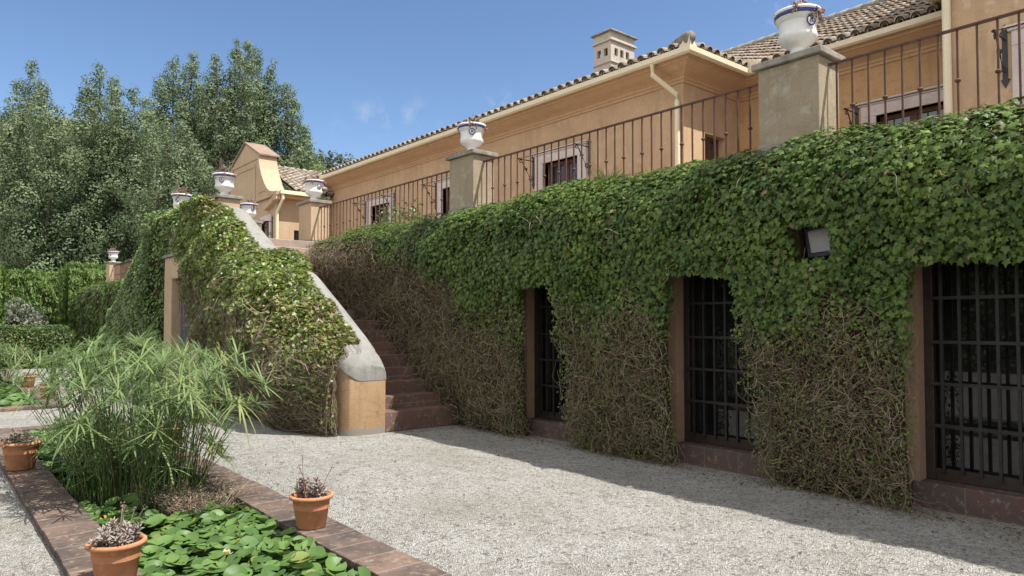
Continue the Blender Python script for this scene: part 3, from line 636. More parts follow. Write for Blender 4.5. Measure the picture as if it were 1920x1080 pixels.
MB().add([(-22.6, YE+.05, ZE-.03), (XE-.05, YE+.05, ZE-.03), (XE-.05-(RIDGE-YE), RIDGE, ZE-.03+SL*(RIDGE-YE)), (-22.6, RIDGE, ZE-.03+SL*(RIDGE-YE))], [(0, 1, 2, 3)]).add([(XE-.05, YE+.06, ZE-.03), (XE-.05, 15, ZE-.03), (XE-.05-4.1, 15, ZE-.03+SL*4.1)], [(0, 1, 2)]).build('roof_deck', 'mortar', rf)
hip = MB()
for i in range(16):
    p0 = Vector((XE-.26*i, YE+.26*i, ZE+.10+.26*SL*i)); hip.tube([p0-Vector((-.04, .04, -.02 if i else .0)), p0+Vector((-.30, .30, .30*SL))], [.115, .10], 10)
hip.build('hip_tiles', 'cap_stone', hs, True)
SR = .53; RY = 16.2; fr_ = 1/math.sqrt(1+SR*SR); YR = BY-.50
mb = MB(); en = MB(); x0 = -12.2; nc = int((XR-.25-x0)/.245)
tile_field(mb, en, (x0, YR, ZE), (1, 0, 0), (0, 1, SR), nc, lambda c: max(0, (XE-(x0+.245*c))*SL/SR)/fr_, lambda c: (RY-YR)/fr_)
rr = two(mb, en, 'recess_roof', hs)
MB().add([(-13, YR+.05, ZE-.04), (XR-.02, YR+.05, ZE-.04), (XR-.02, RY, ZE-.04+SR*(RY-YR)), (-13, RY, ZE-.04+SR*(RY-YR))], [(0, 1, 2, 3)]).build('roof_deck', 'mortar', rr)
rg = MB()
for i in range(32): rg.tube([(-13+.3*i, RY, ZE+SR*(RY-YR)+.03), (-12.66+.3*i, RY, ZE+SR*(RY-YR)+.045)], [.12, .13], 10)
rg.build('ridge_tiles', 'cap_stone', hs, True)
# chimney
ch = MB(); cx0, cx1, cy0, cy1 = -12.68, -12.1, 13.5, 14.42
ch.box(cx0, cx1, cy0, cy1, 6.9, 8.06)
zl, zh = 8.10, 8.62; tk = .07                      # arcade storey with little openings
for yy in (cy0, cy1-tk):
    e = cx0
    for o in (cx0+.10, cx0+.34): ch.box(e, o, yy, yy+tk, zl, zh); ch.box(o, o+.13, yy, yy+tk, zl, zl+.16); ch.box(o, o+.13, yy, yy+tk, zl+.36, zh); e = o+.13
    ch.box(e, cx1, yy, yy+tk, zl, zh)
for xx in (cx0, cx1-tk):
    e = cy0+tk
    for o in (cy0+.14, cy0+.36, cy0+.58): ch.box(xx, xx+tk, e, o, zl, zh); ch.box(xx, xx+tk, o, o+.13, zl, zl+.16); ch.box(xx, xx+tk, o, o+.13, zl+.36, zh); e = o+.13
    ch.box(xx, xx+tk, e, cy1-tk, zl, zh)
ch.box(cx0, cx1, cy0, cy1, 8.67, 8.86)
ch.v = [(q[0], q[1], q[2]+.18) for q in ch.v]
co = ch.build('chimney', 'chimney_stucco', hs)
cz_ = 0
for z0, z1, o in ((8.241, 8.279, .035), (8.801, 8.849, .05), (9.041, 9.08, .075)): MB().box(cx0-o, cx1+o, cy0-o, cy1+o, z0, z1).build('chimney_ledge', 'cap_stone' if z0 > 9 else 'chimney_stucco', co, bevel=.012)
MB().add([(cx0+.06, cy0+.08, 9.08), (cx1-.06, cy0+.08, 9.08), (cx1-.06, cy1-.08, 9.08), (cx0+.06, cy1-.08, 9.08), (cx0+.14, cy0+.16, 9.22), (cx1-.14, cy0+.16, 9.22), (cx1-.14, cy1-.16, 9.22), (cx0+.14, cy1-.16, 9.22)], [(4, 5, 6, 7), (0, 1, 5, 4), (1, 2, 6, 5), (2, 3, 7, 6), (3, 0, 4, 7)]).build('chimney_top', 'chimney_stucco', co, bevel=.03)
# projecting wing with the scrolled gable
wg = MB(); wx = -23.9
wg.box(XW0, wx-.35, YW, YW+.3, TZ, 5.75); wg.box(wx+.35, XL, YW, YW+.3, TZ, 5.75); wg.box(wx-.35, wx+.35, YW, YW+.3, 5.0, 5.75)
wg.box(XL-.3, XL, YW+.3, 9.70, TZ, 5.75); wg.box(XL-.3, XL, 10.26, FY+.3, TZ, 5.75); wg.box(XL-.3, XL, 9.70, 10.26, 4.66, 5.75); wg.box(XL-.3, XL, 9.70, 10.26, TZ, 3.4); wg.box(XW0, XW0+.3, YW+.3, 15, TZ, 5.75)
wg.build('wing_wall', 'wing_ochre', hs)
MB().box(XL-.22, XL-.2, 9.66, 10.30, 3.4, 4.7).build('pane', 'glass', hs); MB().box(wx-.4, wx+.4, YW+.2, YW+.21, TZ, 5.05).build('pane', 'glass', hs)
sw = MB(); sw.box(wx-.5, wx-.35, YW-.03, YW+.1, TZ, 5.0); sw.box(wx+.35, wx+.5, YW-.03, YW+.1, TZ, 5.0); sw.box(wx-.5, wx+.5, YW-.03, YW+.1, 5.0, 5.2); sw.build('window_surround', 'marble', hs)
for s in (-1, 1):
    o = bpy.data.objects.new('awning_bracket', BM_); COL.objects.link(o); o.parent = hs; o.location = (wx+s*.6+13, YW-11, 5.1-TZ-.2)
GX = -25.62
half = [(0, 7.98), (1.36, 7.36), (1.36, 7.33), (1.42, 7.10), (1.50, 6.88), (1.68, 6.58), (1.92, 6.29), (2.15, 6.08), (2.42, 5.95), (2.72, 5.89), (3.02, 5.87)]
out = [(GX+x_, z_) for x_, z_ in half]+[(GX+3.02, 5.76), (GX-3.02, 5.76)]+[(GX-x_, z_) for x_, z_ in half[::-1][:-1]]
gb = MB().prism(out, YW-.10, YW+.50).build('volute_gable', 'wing_ochre', hs)
def strip(pts, wd, y0, y1):
    mb = MB()
    for (a, b) in zip(pts[:-1], pts[1:]):
        a = Vector(a); b = Vector(b); d = (b-a).normalized(); nn = Vector((-d.y, d.x))*wd
        mb.prism([(a.x, a.y), (b.x, b.y), ((b-nn).x, (b-nn).y), ((a-nn).x, (a-nn).y)], y0, y1)
    return mb
for s in (1, -1):                                  # raised border along the scroll, pediment moulding, panel
    pts = [(GX+s*x_, z_) for x_, z_ in half[2:]]
    strip(pts, -s*-.13, YW-.15, YW-.101).build('scroll_border', 'wing_ochre', gb)
    strip([(GX+s*2.98, 5.76), (GX+s*2.66, 5.72), (GX+s*2.3, 5.60), (GX+s*1.9, 5.50)], s*-.16, YW-.16, YW-.001).build('scroll_foot', 'wing_ochre', gb)
MB().box(GX-1.34, GX+1.34, YW-.135, YW-.101, 7.24, 7.33).build('pediment_moulding', 'wing_ochre', gb)
pn = MB(); pn.box(GX-1.25, GX+.95, YW-.125, YW-.101, 5.82, 5.88); pn.box(GX+.95, GX+1.02, YW-.125, YW-.101, 5.82, 7.05); pn.box(GX-1.25, GX+.95, YW-.125, YW-.101, 7.0, 7.05); pn.box(GX+1.25, GX+2.1, YW-.125, YW-.101, 6.02, 6.07); pn.build('gable_panel', 'wing_ochre', gb)
cp_ = MB()
for s in (1, -1): cp_.add([(GX, YW-.16, 8.0), (GX+s*1.46, YW-.16, 7.34), (GX+s*1.46, YW+.58, 7.34), (GX, YW+.58, 8.0), (GX, YW-.16, 8.06), (GX+s*1.46, YW-.16, 7.39), (GX+s*1.46, YW+.58, 7.39), (GX, YW+.58, 8.06)], [(0, 1, 2, 3), (4, 5, 6, 7), (0, 1, 5, 4), (1, 2, 6, 5), (2, 3, 7, 6)])
tilework('gable_tile', (.30, .20, .14), (.26, .17, .125), (.26, .21, .17), .3, .25, (0, 0, R(90)), (.22, .16, .12))
cp_.build('gable_cap', 'gable_tile', gb)
mb = MB(); en = MB(); ncw = int((16.5-(YW+.5))/.245); tile_field(mb, en, (XL+.30, YW+.5, 5.93), (0, 1, 0), (-1, 0, .46), ncw, lambda c: 0, lambda c: 3.3)
wr = two(mb, en, 'wing_roof', hs)
MB().add([(XL+.26, YW+.5, 5.88), (XL+.26, 16.5, 5.88), (GX-.3, 16.5, 5.88+.46*3.2), (GX-.3, YW+.5, 5.88+.46*3.2)], [(0, 1, 2, 3)]).build('roof_deck', 'mortar', wr)
MB().box(XL, XL+.30, YW+.02, FY+.0, 5.66, 5.76).build('wing_eave', 'ochre_weathered', hs)
MB().box(XL+.30, XL+.42, YW-.05, 10.45, 5.78, 5.90).build('wing_gutter', 'cream_metal', hs)
MB().tube([(XL+.34, YW+.05, 5.8), (XL+.34, YW+.05, 5.62), (XL+.07, YW-.03, 5.2), (XL+.07, YW-.03, TZ)], .05, 10).build('downspout', 'cream_metal', hs)
# floodlight in the ivy
c = at(1538, 452, Y=6.38); fl = thing('floodlight', c, 'square floodlight with pale glass set in a hole in the ivy', 'lamp')
def quadbox(pts, dy, name, mat, parent, off=0):
    q = [at(a, b, Y=6.38+off) for a, b in pts]; v = q+[p+Vector((.0, dy, .02)) for p in q]
    MB().add(v, [(0, 1, 2, 3), (7, 6, 5, 4), (0, 4, 5, 1), (1, 5, 6, 2), (2, 6, 7, 3), (3, 7, 4, 0)]).build(name, mat, parent, bevel=.004)
quadbox([(1507, 430), (1561, 419), (1562, 478), (1515, 484)], .14, 'housing', 'dark_iron', fl, .012); quadbox([(1514, 437), (1557, 428), (1557, 470), (1521, 475)], .01, 'glass', 'lamp_glass', fl, 0)
# ------------------------------------------------------------------ ivy on the terrace wall
PRO = np.array([(6.42, 0), (6.36, .5), (6.33, 1.2), (6.31, 1.9), (6.24, 2.2), (6.18, 2.55), (6.19, 2.82), (6.26, 3.05), (6.41, 3.21), (6.62, 3.31), (6.84, 3.33)])
PL = np.concatenate([[0], np.cumsum(np.hypot(*np.diff(PRO, axis=0).T))])
def wall_ivy_pts(n, x0, x1, s0=0, s1=None):
    X = U(x0, x1, n); s = U(s0, s1 or PL[-1], n); Y = np.interp(s, PL, PRO[:, 0]); Z = np.interp(s, PL, PRO[:, 1])
    e = .02; dy = np.interp(s+e, PL, PRO[:, 0])-np.interp(s-e, PL, PRO[:, 0]); dz = np.interp(s+e, PL, PRO[:, 1])-np.interp(s-e, PL, PRO[:, 1])
    Nn = unit(np.stack([np.zeros(n), -dz, dy], 1))
    b = (vnoise(X*1.6, Z*1.6+s, 1)-.5)*.13+(vnoise(X*5, s*5, 2)-.5)*.07
    return X, Y, Z, s, Nn, b
def in_gap(X, Z, wob=True):
    "where the openings, the stair and the floodlight keep the ivy away"
    nz_ = (vnoise(X*4, Z*4, 5)-.5)*.14 if wob else 0; g = np.zeros(len(X), bool)
    for (l, r) in ((-7.31, -6.60), (-4.84, -3.94), (-2.38, -1.0)):
        g |= (X > l+nz_*.4) & (X < r+nz_+np.clip((1.2-Z)*.09, -.06, .12)) & (Z < 2.06+nz_*.6)
    g |= (np.abs(X+3.15) < .21+nz_*.5) & (np.abs(Z-2.32) < .16+nz_*.5)
    return g
def green(X, Z):
    "0 = bare brown twigs, 1 = dense green"
    b = np.interp(X, [-42, -25, -16, -13.5, -11.5, -10.2, -9.2, -8.2, -7.6, -5.8, -4, -2.5, 3], [.1, .3, 3.1, 3.15, 2.98, 2.75, 2.25, 1.75, 1.65, 1.55, 1.55, 1.5, 1.5])
    return sstep(-.42, .30, Z-b+(vnoise(X*1.7, Z*1.7, 9)-.5)*.7)
iv = thing('ivy', (-8, 6.4, 0), 'dense climbing ivy covering the terrace wall, green above and bare brown twigs below', 'ivy')
L = []
for (x0, x1, dens, size) in ((-9.5, 3.4, 2700, .056), (-17.5, -9.5, 1800, .050), (-42, -17.5, 130, .14)):
    n = int((x1-x0)*PL[-1]*dens); X, Y, Z, s, Nn, b = wall_ivy_pts(n, x0, x1); gr = green(X, Z)
    keep = ~in_gap(X, Z) & (U(0, 1, n) < .30+.70*gr)
    if x1 < -9: keep &= ~((X > -15) & (Z < capz(X)-.95) & (X < -9.2))
    X, Y, Z, s, Nn, b, gr = (a[keep] for a in (X, Y, Z, s, Nn, b, gr)); n = len(X)
    depth = U(-.09, .09, n)+b; C = np.stack([X, Y, Z], 1)+Nn*depth[:, None]
    N = Nn+rnd(n)*.52+np.array([.0, -.05, .36]); T = rnd(n)*.55+np.array([0, 0, -1.0])
    topness = sstep(2.95, 3.25, Z)
    S = size*(.5+.95*U(0, 1, n)**1.6)*(.42+.58*gr)
    dry = np.clip((1-gr)*U(-.2, 1.05, n)*np.where(X < -9.8, 1.05, .55), 0, 1)
    dry = np.where(U(0, 1, n) < .012, .9, dry)
    tint = np.clip(.42+U(-.42, .42, n)+(vnoise(X*2.2, Z*2.2, 3)-.5)*.5+topness*.15+np.where(gr < .5, .15, 0), 0, 1)  # leaves near the top tinted lighter, painting the sunlit edge
    dark = dry > .6
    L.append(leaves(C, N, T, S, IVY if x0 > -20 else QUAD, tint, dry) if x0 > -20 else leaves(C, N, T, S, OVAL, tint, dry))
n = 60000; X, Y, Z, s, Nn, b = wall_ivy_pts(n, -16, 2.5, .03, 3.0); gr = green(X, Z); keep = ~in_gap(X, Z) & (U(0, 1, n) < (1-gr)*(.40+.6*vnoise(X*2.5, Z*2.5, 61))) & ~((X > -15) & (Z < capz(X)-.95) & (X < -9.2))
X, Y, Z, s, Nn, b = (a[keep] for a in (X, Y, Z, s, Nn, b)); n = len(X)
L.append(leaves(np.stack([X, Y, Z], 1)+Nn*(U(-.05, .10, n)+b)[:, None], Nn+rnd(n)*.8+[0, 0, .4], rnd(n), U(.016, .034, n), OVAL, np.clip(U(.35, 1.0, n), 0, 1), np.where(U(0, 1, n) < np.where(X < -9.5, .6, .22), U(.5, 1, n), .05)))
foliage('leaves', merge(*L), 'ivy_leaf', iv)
def wall_twigs(n, x0, x1, rad, length, seed):
    X, Y, Z, s, Nn, b = wall_ivy_pts(n, x0, x1, .02, 3.2); gr = green(X, Z); keep = (~in_gap(X, Z, False)) & (U(0, 1, n) > gr*.93)
    if x0 < -9: keep &= ~((X > -15) & (Z < capz(X)-.95) & (X < -9.2))
    X, s = X[keep], s[keep]; n = len(X); k = 7; a = U(0, 6.28, n); P = np.zeros((n, k, 3)); cx, cs = X.copy(), s.copy(); d = U(-.10, .08, n); ln = length*U(.5, 1.5, n)/k
    for i in range(k):
        Y = np.interp(cs, PL, PRO[:, 0]); Z = np.interp(cs, PL, PRO[:, 1])+np.minimum(0, cs)
        bb = (vnoise(cx*1.6, Z*1.6+cs, 1)-.5)*.13
        P[:, i] = np.stack([cx, Y-d-bb, Z], 1); a = a+RNG.normal(0, .55, n); cx = cx+np.cos(a)*ln; cs = np.clip(cs+np.sin(a)*ln-.004, .0, 3.6); d = np.clip(d+RNG.normal(0, .028, n), -.13, .14)
    bad = in_gap(P[:, -1, 0], P[:, -1, 2], False) & (P[:, -1, 2] > .05)
    for i in range(k): bad |= (np.abs(P[:, i, 0]+3.12) < .24) & (np.abs(P[:, i, 2]-2.33) < .2)
    P = P[~bad]; n = len(P); r = rad*U(.5, 1.5, n)
    return tubes(P, r[:, None]*np.linspace(1.15, .55, k)[None], np.clip(U(0, 1, n)**1.3, 0, 1))
foliage('stems', merge(wall_twigs(26000, -9.6, 1.5, .0029, .38, 1), wall_twigs(16000, -17, -9.4, .0034, .38, 2), wall_twigs(900, -40, -24, .008, .8, 3)), 'twig', iv)
P = []
for x0_, x1_, c_ in ((-9.1, -7.5, 5), (-6.4, -5.1, 5), (-3.65, -2.6, 5), (-13, -9.2, 5)):
    for i in range(c_):
        cx = random.uniform(x0_, x1_); zz = np.linspace(0 if x0_ > -10 else 1.5, random.uniform(1.5, 2.3) if x0_ > -10 else 3.0, 12); xx = cx+np.cumsum(RNG.normal(0, .06, 12)); xx = np.clip(xx, x0_, x1_)
        P.append(np.stack([xx, np.interp(zz, PRO[:, 1], PRO[:, 0])+random.uniform(-.05, .07), zz], 1))
P = np.array(P)
for q in P: foliage('trunk', tubes(q[None], (U(.006, .012, 1))[:, None]*np.linspace(1.3, .5, 12)[None], U(0, .35, 1)), 'twig', iv)
# dark brown mat behind the leaves: stem mass and the shade between, by colour
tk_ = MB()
def dark_strip(x0, x1, z0, z1, inset=.10):
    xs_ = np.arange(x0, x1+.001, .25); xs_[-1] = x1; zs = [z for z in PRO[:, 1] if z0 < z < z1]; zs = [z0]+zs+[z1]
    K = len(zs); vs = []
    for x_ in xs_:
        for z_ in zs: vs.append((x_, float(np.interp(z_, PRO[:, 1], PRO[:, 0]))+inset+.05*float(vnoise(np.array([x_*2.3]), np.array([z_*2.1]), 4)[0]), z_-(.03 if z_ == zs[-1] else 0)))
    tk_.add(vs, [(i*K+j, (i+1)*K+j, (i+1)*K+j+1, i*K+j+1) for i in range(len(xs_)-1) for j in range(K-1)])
dark_strip(-42, -7.42, 0, 3.29); dark_strip(-6.44, -4.94, 0, 2.16); dark_strip(-3.74, -2.48, 0, 2.16); dark_strip(-.9, 3.4, 0, 2.16); dark_strip(-7.42, -3.34, 2.16, 3.30); dark_strip(-3.34, -2.90, 2.55, 3.29); dark_strip(-2.90, 3.4, 2.16, 3.30)
dark_strip(-3.40, -2.86, 2.12, 2.58, .29)  # deeper dark sheet painted as the shadow hole around the floodlight
tk_.build('dark_mat', 'dark_interior', iv)

# ------------------------------------------------------------------ ivy on the near stair parapet
si = thing('ivy', (-12.5, 4.4, 0), 'sunlit yellow-green ivy mound spilling over the near stair parapet', 'ivy')
def stair_prof(X):
    "profile (y,z) rows for each x: from the cap over the bulge down to the ground; returns (6,n)"
    c = capz(X); flat = sstep(-12.5, -12.1, X)*(1-sstep(-11.45, -11.2, X))
    end = sstep(-9.25, -10.2, -(-X)) if False else np.clip((-9.15-X)/1.3, 0, 1); left = sstep(-14.45, -14.75, X)
    top = c+.04+flat*.12+.10*left
    y0 = 4.93+flat*.27-.16*sstep(-12.2, -12.7, X)-.30*left
    drop = np.clip(c, .5, 9)
    bul = .03+.52*end*(2-end)-.17*sstep(-13.2, -14.4, X)
    Yr = np.stack([y0, y0-.22, 4.53-bul*.55, 4.53-bul, 4.53-bul*1.02, 4.53-bul*.75, 4.53-bul*.45])
    Zr = np.stack([top, top+.02, top-.16*drop**.5, top-.36*drop, top-.58*drop, top-.82*drop, np.zeros_like(top)])
    return Yr, Zr
def prof_pts(X, s, prof):
    Yr, Zr = prof(X); m_ = Yr.shape[0]; ar = np.concatenate([np.zeros((1, len(X))), np.cumsum(np.hypot(np.diff(Yr, axis=0), np.diff(Zr, axis=0)), 0)]); q = s*ar[-1]
    Y = np.zeros(len(X)); Z = np.zeros(len(X)); ny = np.zeros(len(X)); nz_ = np.zeros(len(X))
    for i in range(m_-1):
        k = (q >= ar[i]) & (q <= ar[i+1]+1e-9); f_ = ((q-ar[i])/np.maximum(ar[i+1]-ar[i], 1e-6))[k]
        Y[k] = (Yr[i]+(Yr[i+1]-Yr[i])*0)[k]+((Yr[i+1]-Yr[i])[k])*f_; Z[k] = Zr[i][k]+((Zr[i+1]-Zr[i])[k])*f_
        ny[k] = (Zr[i+1]-Zr[i])[k]; nz_[k] = -(Yr[i+1]-Yr[i])[k]
    return Y, Z, unit(np.stack([np.zeros(len(X)), ny, nz_], 1))
def cut_stair(X, Z):                                  # ragged left edge beside the doorway
    return X < np.interp(Z, [0, .7, 1.1, 1.62, 2.28, 2.96, 3.9], [-14.1, -14.2, -14.35, -14.9, -15.45, -15.72, -16.03])+(vnoise(Z*3, X*2, 8)-.5)*.2
def bulgenoise(X, Z, sd=0): return (vnoise(X*1.5, Z*1.5, 21+sd)-.5)*.28+(vnoise(X*4.5, Z*4.5, 22+sd)-.5)*.12
n = 54000; X = U(-16.3, -9.12, n); s = np.where(np.arange(n) < 42000, U(0, 1, n), U(0, .3, n)); Y, Z, Nn = prof_pts(X, s, stair_prof)
lo_ = sstep(1.15, .35, Z/np.maximum(capz(X), .8)*2.1); keep = ~cut_stair(X, Z) & (U(0, 1, n) < 1-.68*lo_) & (X < -9.08-.34*vnoise(Z*4.5, Z*0+3, 71))
X, Y, Z, s, Nn, lo_ = (a[keep] for a in (X, Y, Z, s, Nn, lo_)); n = len(X)
C = np.stack([X, Y, Z], 1)+Nn*(U(-.08, .09, n)+bulgenoise(X, Z))[:, None]*np.clip((-9.05-X)/.8, .25, 1)[:, None]; C[:, 2] = np.maximum(C[:, 2], .02)
dpatch = sstep(.56, .75, vnoise(X*1.1+3, Z*1.3, 31))*sstep(.62, .25, s)
dry = np.clip(np.where(U(0, 1, n) < .04+.5*dpatch+.35*lo_, U(.5, 1, n), U(0, .15, n)), 0, 1)
tint = np.clip(.5+U(-.5, .5, n)+(vnoise(X*2.5, Z*2.5, 33)-.5)*.4-lo_*.3, 0, 1)
foliage('leaves', leaves(C, Nn*.7+rnd(n)*.95+np.array([.1, 0, .5]), rnd(n)*.6+np.array([0, -.2, -.9]), .068*U(.5, 1.35, n)*(1-.35*lo_), IVY, tint, dry), 'stair_ivy_leaf', si)
def prof_twigs(n, x0, x1, prof, rad, length, cut, sd=0, smin=.45):
    X = U(x0, x1, n); s = U(0, 1, n); s = np.where(U(0, 1, n) < .8, smin+(1-smin)*s, s); Y, Z, Nn = prof_pts(X, s, prof); k_ = ~cut(X, Z); X, s = X[k_], s[k_]; n = len(X)
    k = 6; a = U(0, 6.28, n); P = np.zeros((n, k, 3)); d = U(-.06, .10, n); ln = length*U(.5, 1.4, n)/k
    for i in range(k):
        Y, Z, Nn = prof_pts(X, s, prof); sc_ = np.clip((-9.05-X)/.8, .25, 1); P[:, i] = np.stack([X, Y, Z], 1)+Nn*((d+bulgenoise(X, Z, sd))*sc_)[:, None]
        a += RNG.normal(0, .5, n); X = np.clip(X+np.cos(a)*ln, x0, x1); s = np.clip(s+np.sin(a)*ln/3.4, .001, .999); d = np.clip(d+RNG.normal(0, .02, n), -.1, .13)
    P[:, :, 2] = np.maximum(P[:, :, 2], .01)
    return tubes(P, (rad*U(.5, 1.4, n))[:, None]*np.linspace(1.1, .5, k)[None], U(0, 1, n)**1.4)
n = 90; k = 8; q = np.linspace(0, 1, k); X0 = U(-9.75, -9.12, n); P = np.zeros((n, k, 3)); L_ = U(.25, .85, n)
P[:, :, 0] = X0[:, None]+np.cumsum(RNG.normal(0, .02, (n, k)), 1); P[:, :, 1] = (4.46-.12*np.clip((-9.1-X0)/.5, 0, 1))[:, None]-.06*q+np.cumsum(RNG.normal(0, .012, (n, k)), 1); P[:, :, 2] = np.maximum((capz(X0)*U(.45, .95, n))[:, None]-L_[:, None]*q, .02)
foliage('hanging_stems', tubes(P, (.004*U(.6, 1.4, n))[:, None]*np.linspace(1.1, .5, k)[None], U(.2, 1, n)), 'twig', si)
m_ = 700; i = RNG.integers(0, n, m_); j = RNG.integers(0, k, m_); foliage('hanging_leaves', leaves(P[i, j]+RNG.normal(0, .025, (m_, 3)), rnd(m_)+[0, -.5, .4], rnd(m_)+[0, 0, -.6], U(.025, .055, m_), IVY, U(0, 1, m_), np.where(U(0, 1, m_) < .4, .8, .1)), 'stair_ivy_leaf', si)
foliage('stems', prof_twigs(9000, -15.9, -9.1, stair_prof, .004, .5, cut_stair), 'twig', si)
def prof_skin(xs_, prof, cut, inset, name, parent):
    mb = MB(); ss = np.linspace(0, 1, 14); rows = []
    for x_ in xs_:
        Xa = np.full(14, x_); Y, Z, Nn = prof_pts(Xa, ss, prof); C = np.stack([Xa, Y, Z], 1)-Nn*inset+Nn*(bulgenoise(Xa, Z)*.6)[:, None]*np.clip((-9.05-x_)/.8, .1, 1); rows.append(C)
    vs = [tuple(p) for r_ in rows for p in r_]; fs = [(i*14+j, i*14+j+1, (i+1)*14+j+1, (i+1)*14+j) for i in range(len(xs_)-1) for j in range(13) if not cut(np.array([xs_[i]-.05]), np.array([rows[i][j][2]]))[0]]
    mb.add(vs, fs).build(name, 'dark_interior', parent)  # dark sheet under the leaves, shade of the ivy's depth put into colour
prof_skin(np.linspace(-16.1, -9.5, 55), stair_prof, cut_stair, .13, 'dark_mat', si)
# ------------------------------------------------------------------ ivy on the far flight
fi = thing('ivy', (-21, 4.4, 0), 'dark shaded ivy triangle covering the far flight of the stair, left of the doorway', 'ivy')
def far_prof(X):
    top = np.interp(X, [-27.4, -26.7, -22.85, -19.5, -18.4, -17.2], [.3, .75, 2.58, 4.0, 4.2, 4.2]); one = np.ones_like(X)
    Yr = np.stack([5.0*one, 4.8*one, 4.62*one, 4.5*one, 4.43*one, 4.43*one, 4.46*one]); Zr = np.stack([top-.02, top, top-.05, top-.22, top*.75-.15, top*.4-.1, 0*top]); Zr = np.maximum(Zr, np.linspace(.06, 0, 7)[:, None]); return Yr, Zr
def cut_far(X, Z): return (X > np.interp(Z, [0, 3.05, 3.12, 4.3], [-17.92, -17.92, -17.1, -17.2])+(vnoise(Z*3, X*2, 18)-.5)*.15)
n = 32000; X = U(-27.3, -17.3, n); s = U(0, 1, n); Y, Z, Nn = prof_pts(X, s, far_prof); k = ~cut_far(X, Z); X, Y, Z, s, Nn = (a[k] for a in (X, Y, Z, s, Nn)); n = len(X)
strip_ = .30*np.exp(-((X+18.75+(3.5-Z)*.10)/.42)**2)*sstep(1.0, 2.0, Z)
C = np.stack([X, Y-strip_, Z], 1)+Nn*(U(-.07, .07, n)+bulgenoise(X, Z, 5)*.7)[:, None]
tint = np.clip(.5+U(-.5, .5, n), 0, 1); dry = np.where(U(0, 1, n) < .05, .8, 0)
far_body = leaves(C, Nn*.9+rnd(n)*.7+np.array([.1, 0, .5])+(strip_*3)[:, None]*np.array([.5, .2, 1.0]), rnd(n)*.6+np.array([0, -.2, -1]), .085*U(.7, 1.3, n), OVAL, tint, dry)
n = 4600; X = U(-27.2, -17.5, n); s = U(0, .16, n); Y, Z, Nn = prof_pts(X, s, far_prof)
far_crest = leaves(np.stack([X, Y-.05, Z+U(0, .12, n)], 1), rnd(n)*.5+np.array([.4, 0, 1.0]), rnd(n)+[0, -.5, 0], .08*U(.7, 1.3, n), OVAL, U(.5, 1, n), U(0, .15, n))  # extra crest leaves, tinted light to give a sunlit rim
foliage('leaves', merge(far_body, far_crest), 'mound_leaf', fi)
prof_skin(np.linspace(-27.0, -17.4, 46), far_prof, cut_far, .12, 'dark_mat', fi)

# ------------------------------------------------------------------ potted succulents on the pool edges
def pot(loc, label, s=1.0):
    t = thing('flower_pot', loc, label, 'flower pot', 'terracotta pots on the pond edges', random.uniform(0, 6)); t.scale = (s, s, s)
    MB().lathe([(0, 0), (.105, 0), (.112, .008), (.145, .222), (.150, .226)], 36).build('body', 'terracotta', t, True, False)
    MB().lathe([(.148, .222), (.166, .226), (.172, .238), (.170, .250), (.160, .257), (.148, .254), (.142, .235), (.138, .15)], 36).build('rim', 'terracotta', t, True, False)
    MB().lathe([(.143, .222), (0, .232)], 24).build('soil', 'soil', t, False, False); return t
POTS = [((-5.08, 2.31, .062), .95, 'on the right edge of the near pond', .17, 19, .1, 3), ((-4.76, .945, .062), .95, 'nearest the camera, on the left edge of the near pond', .13, 34, .05, 6), ((-9.0, .88, .062), 1.12, 'at the left frame edge, farther along the near pond', .11, 36, .3, 1),
        ((-20.0, 2.06, .062), 1.05, 'small and far, beside the lilies of the farther pond', .12, 22, .1, 0), ((-16.7, 2.06, .062), 1.0, 'half hidden behind papyrus at the farther pond corner', .12, 26, .3, 0), ((-9.3, 2.38, .062), 1.0, 'glimpsed through the papyrus stems on the right edge', .12, 20, .2, 0)]
for (loc, s, l, h_, n_, dr, sk) in POTS:
    pot(loc, 'terracotta pot '+l, s)
    succulent('succulent_plant', (loc[0], loc[1], loc[2]+.225*s), .115*s, h_, n_, 'succulent in pot '+l, 'plant', 'succulents in terracotta pots', dr, sk)

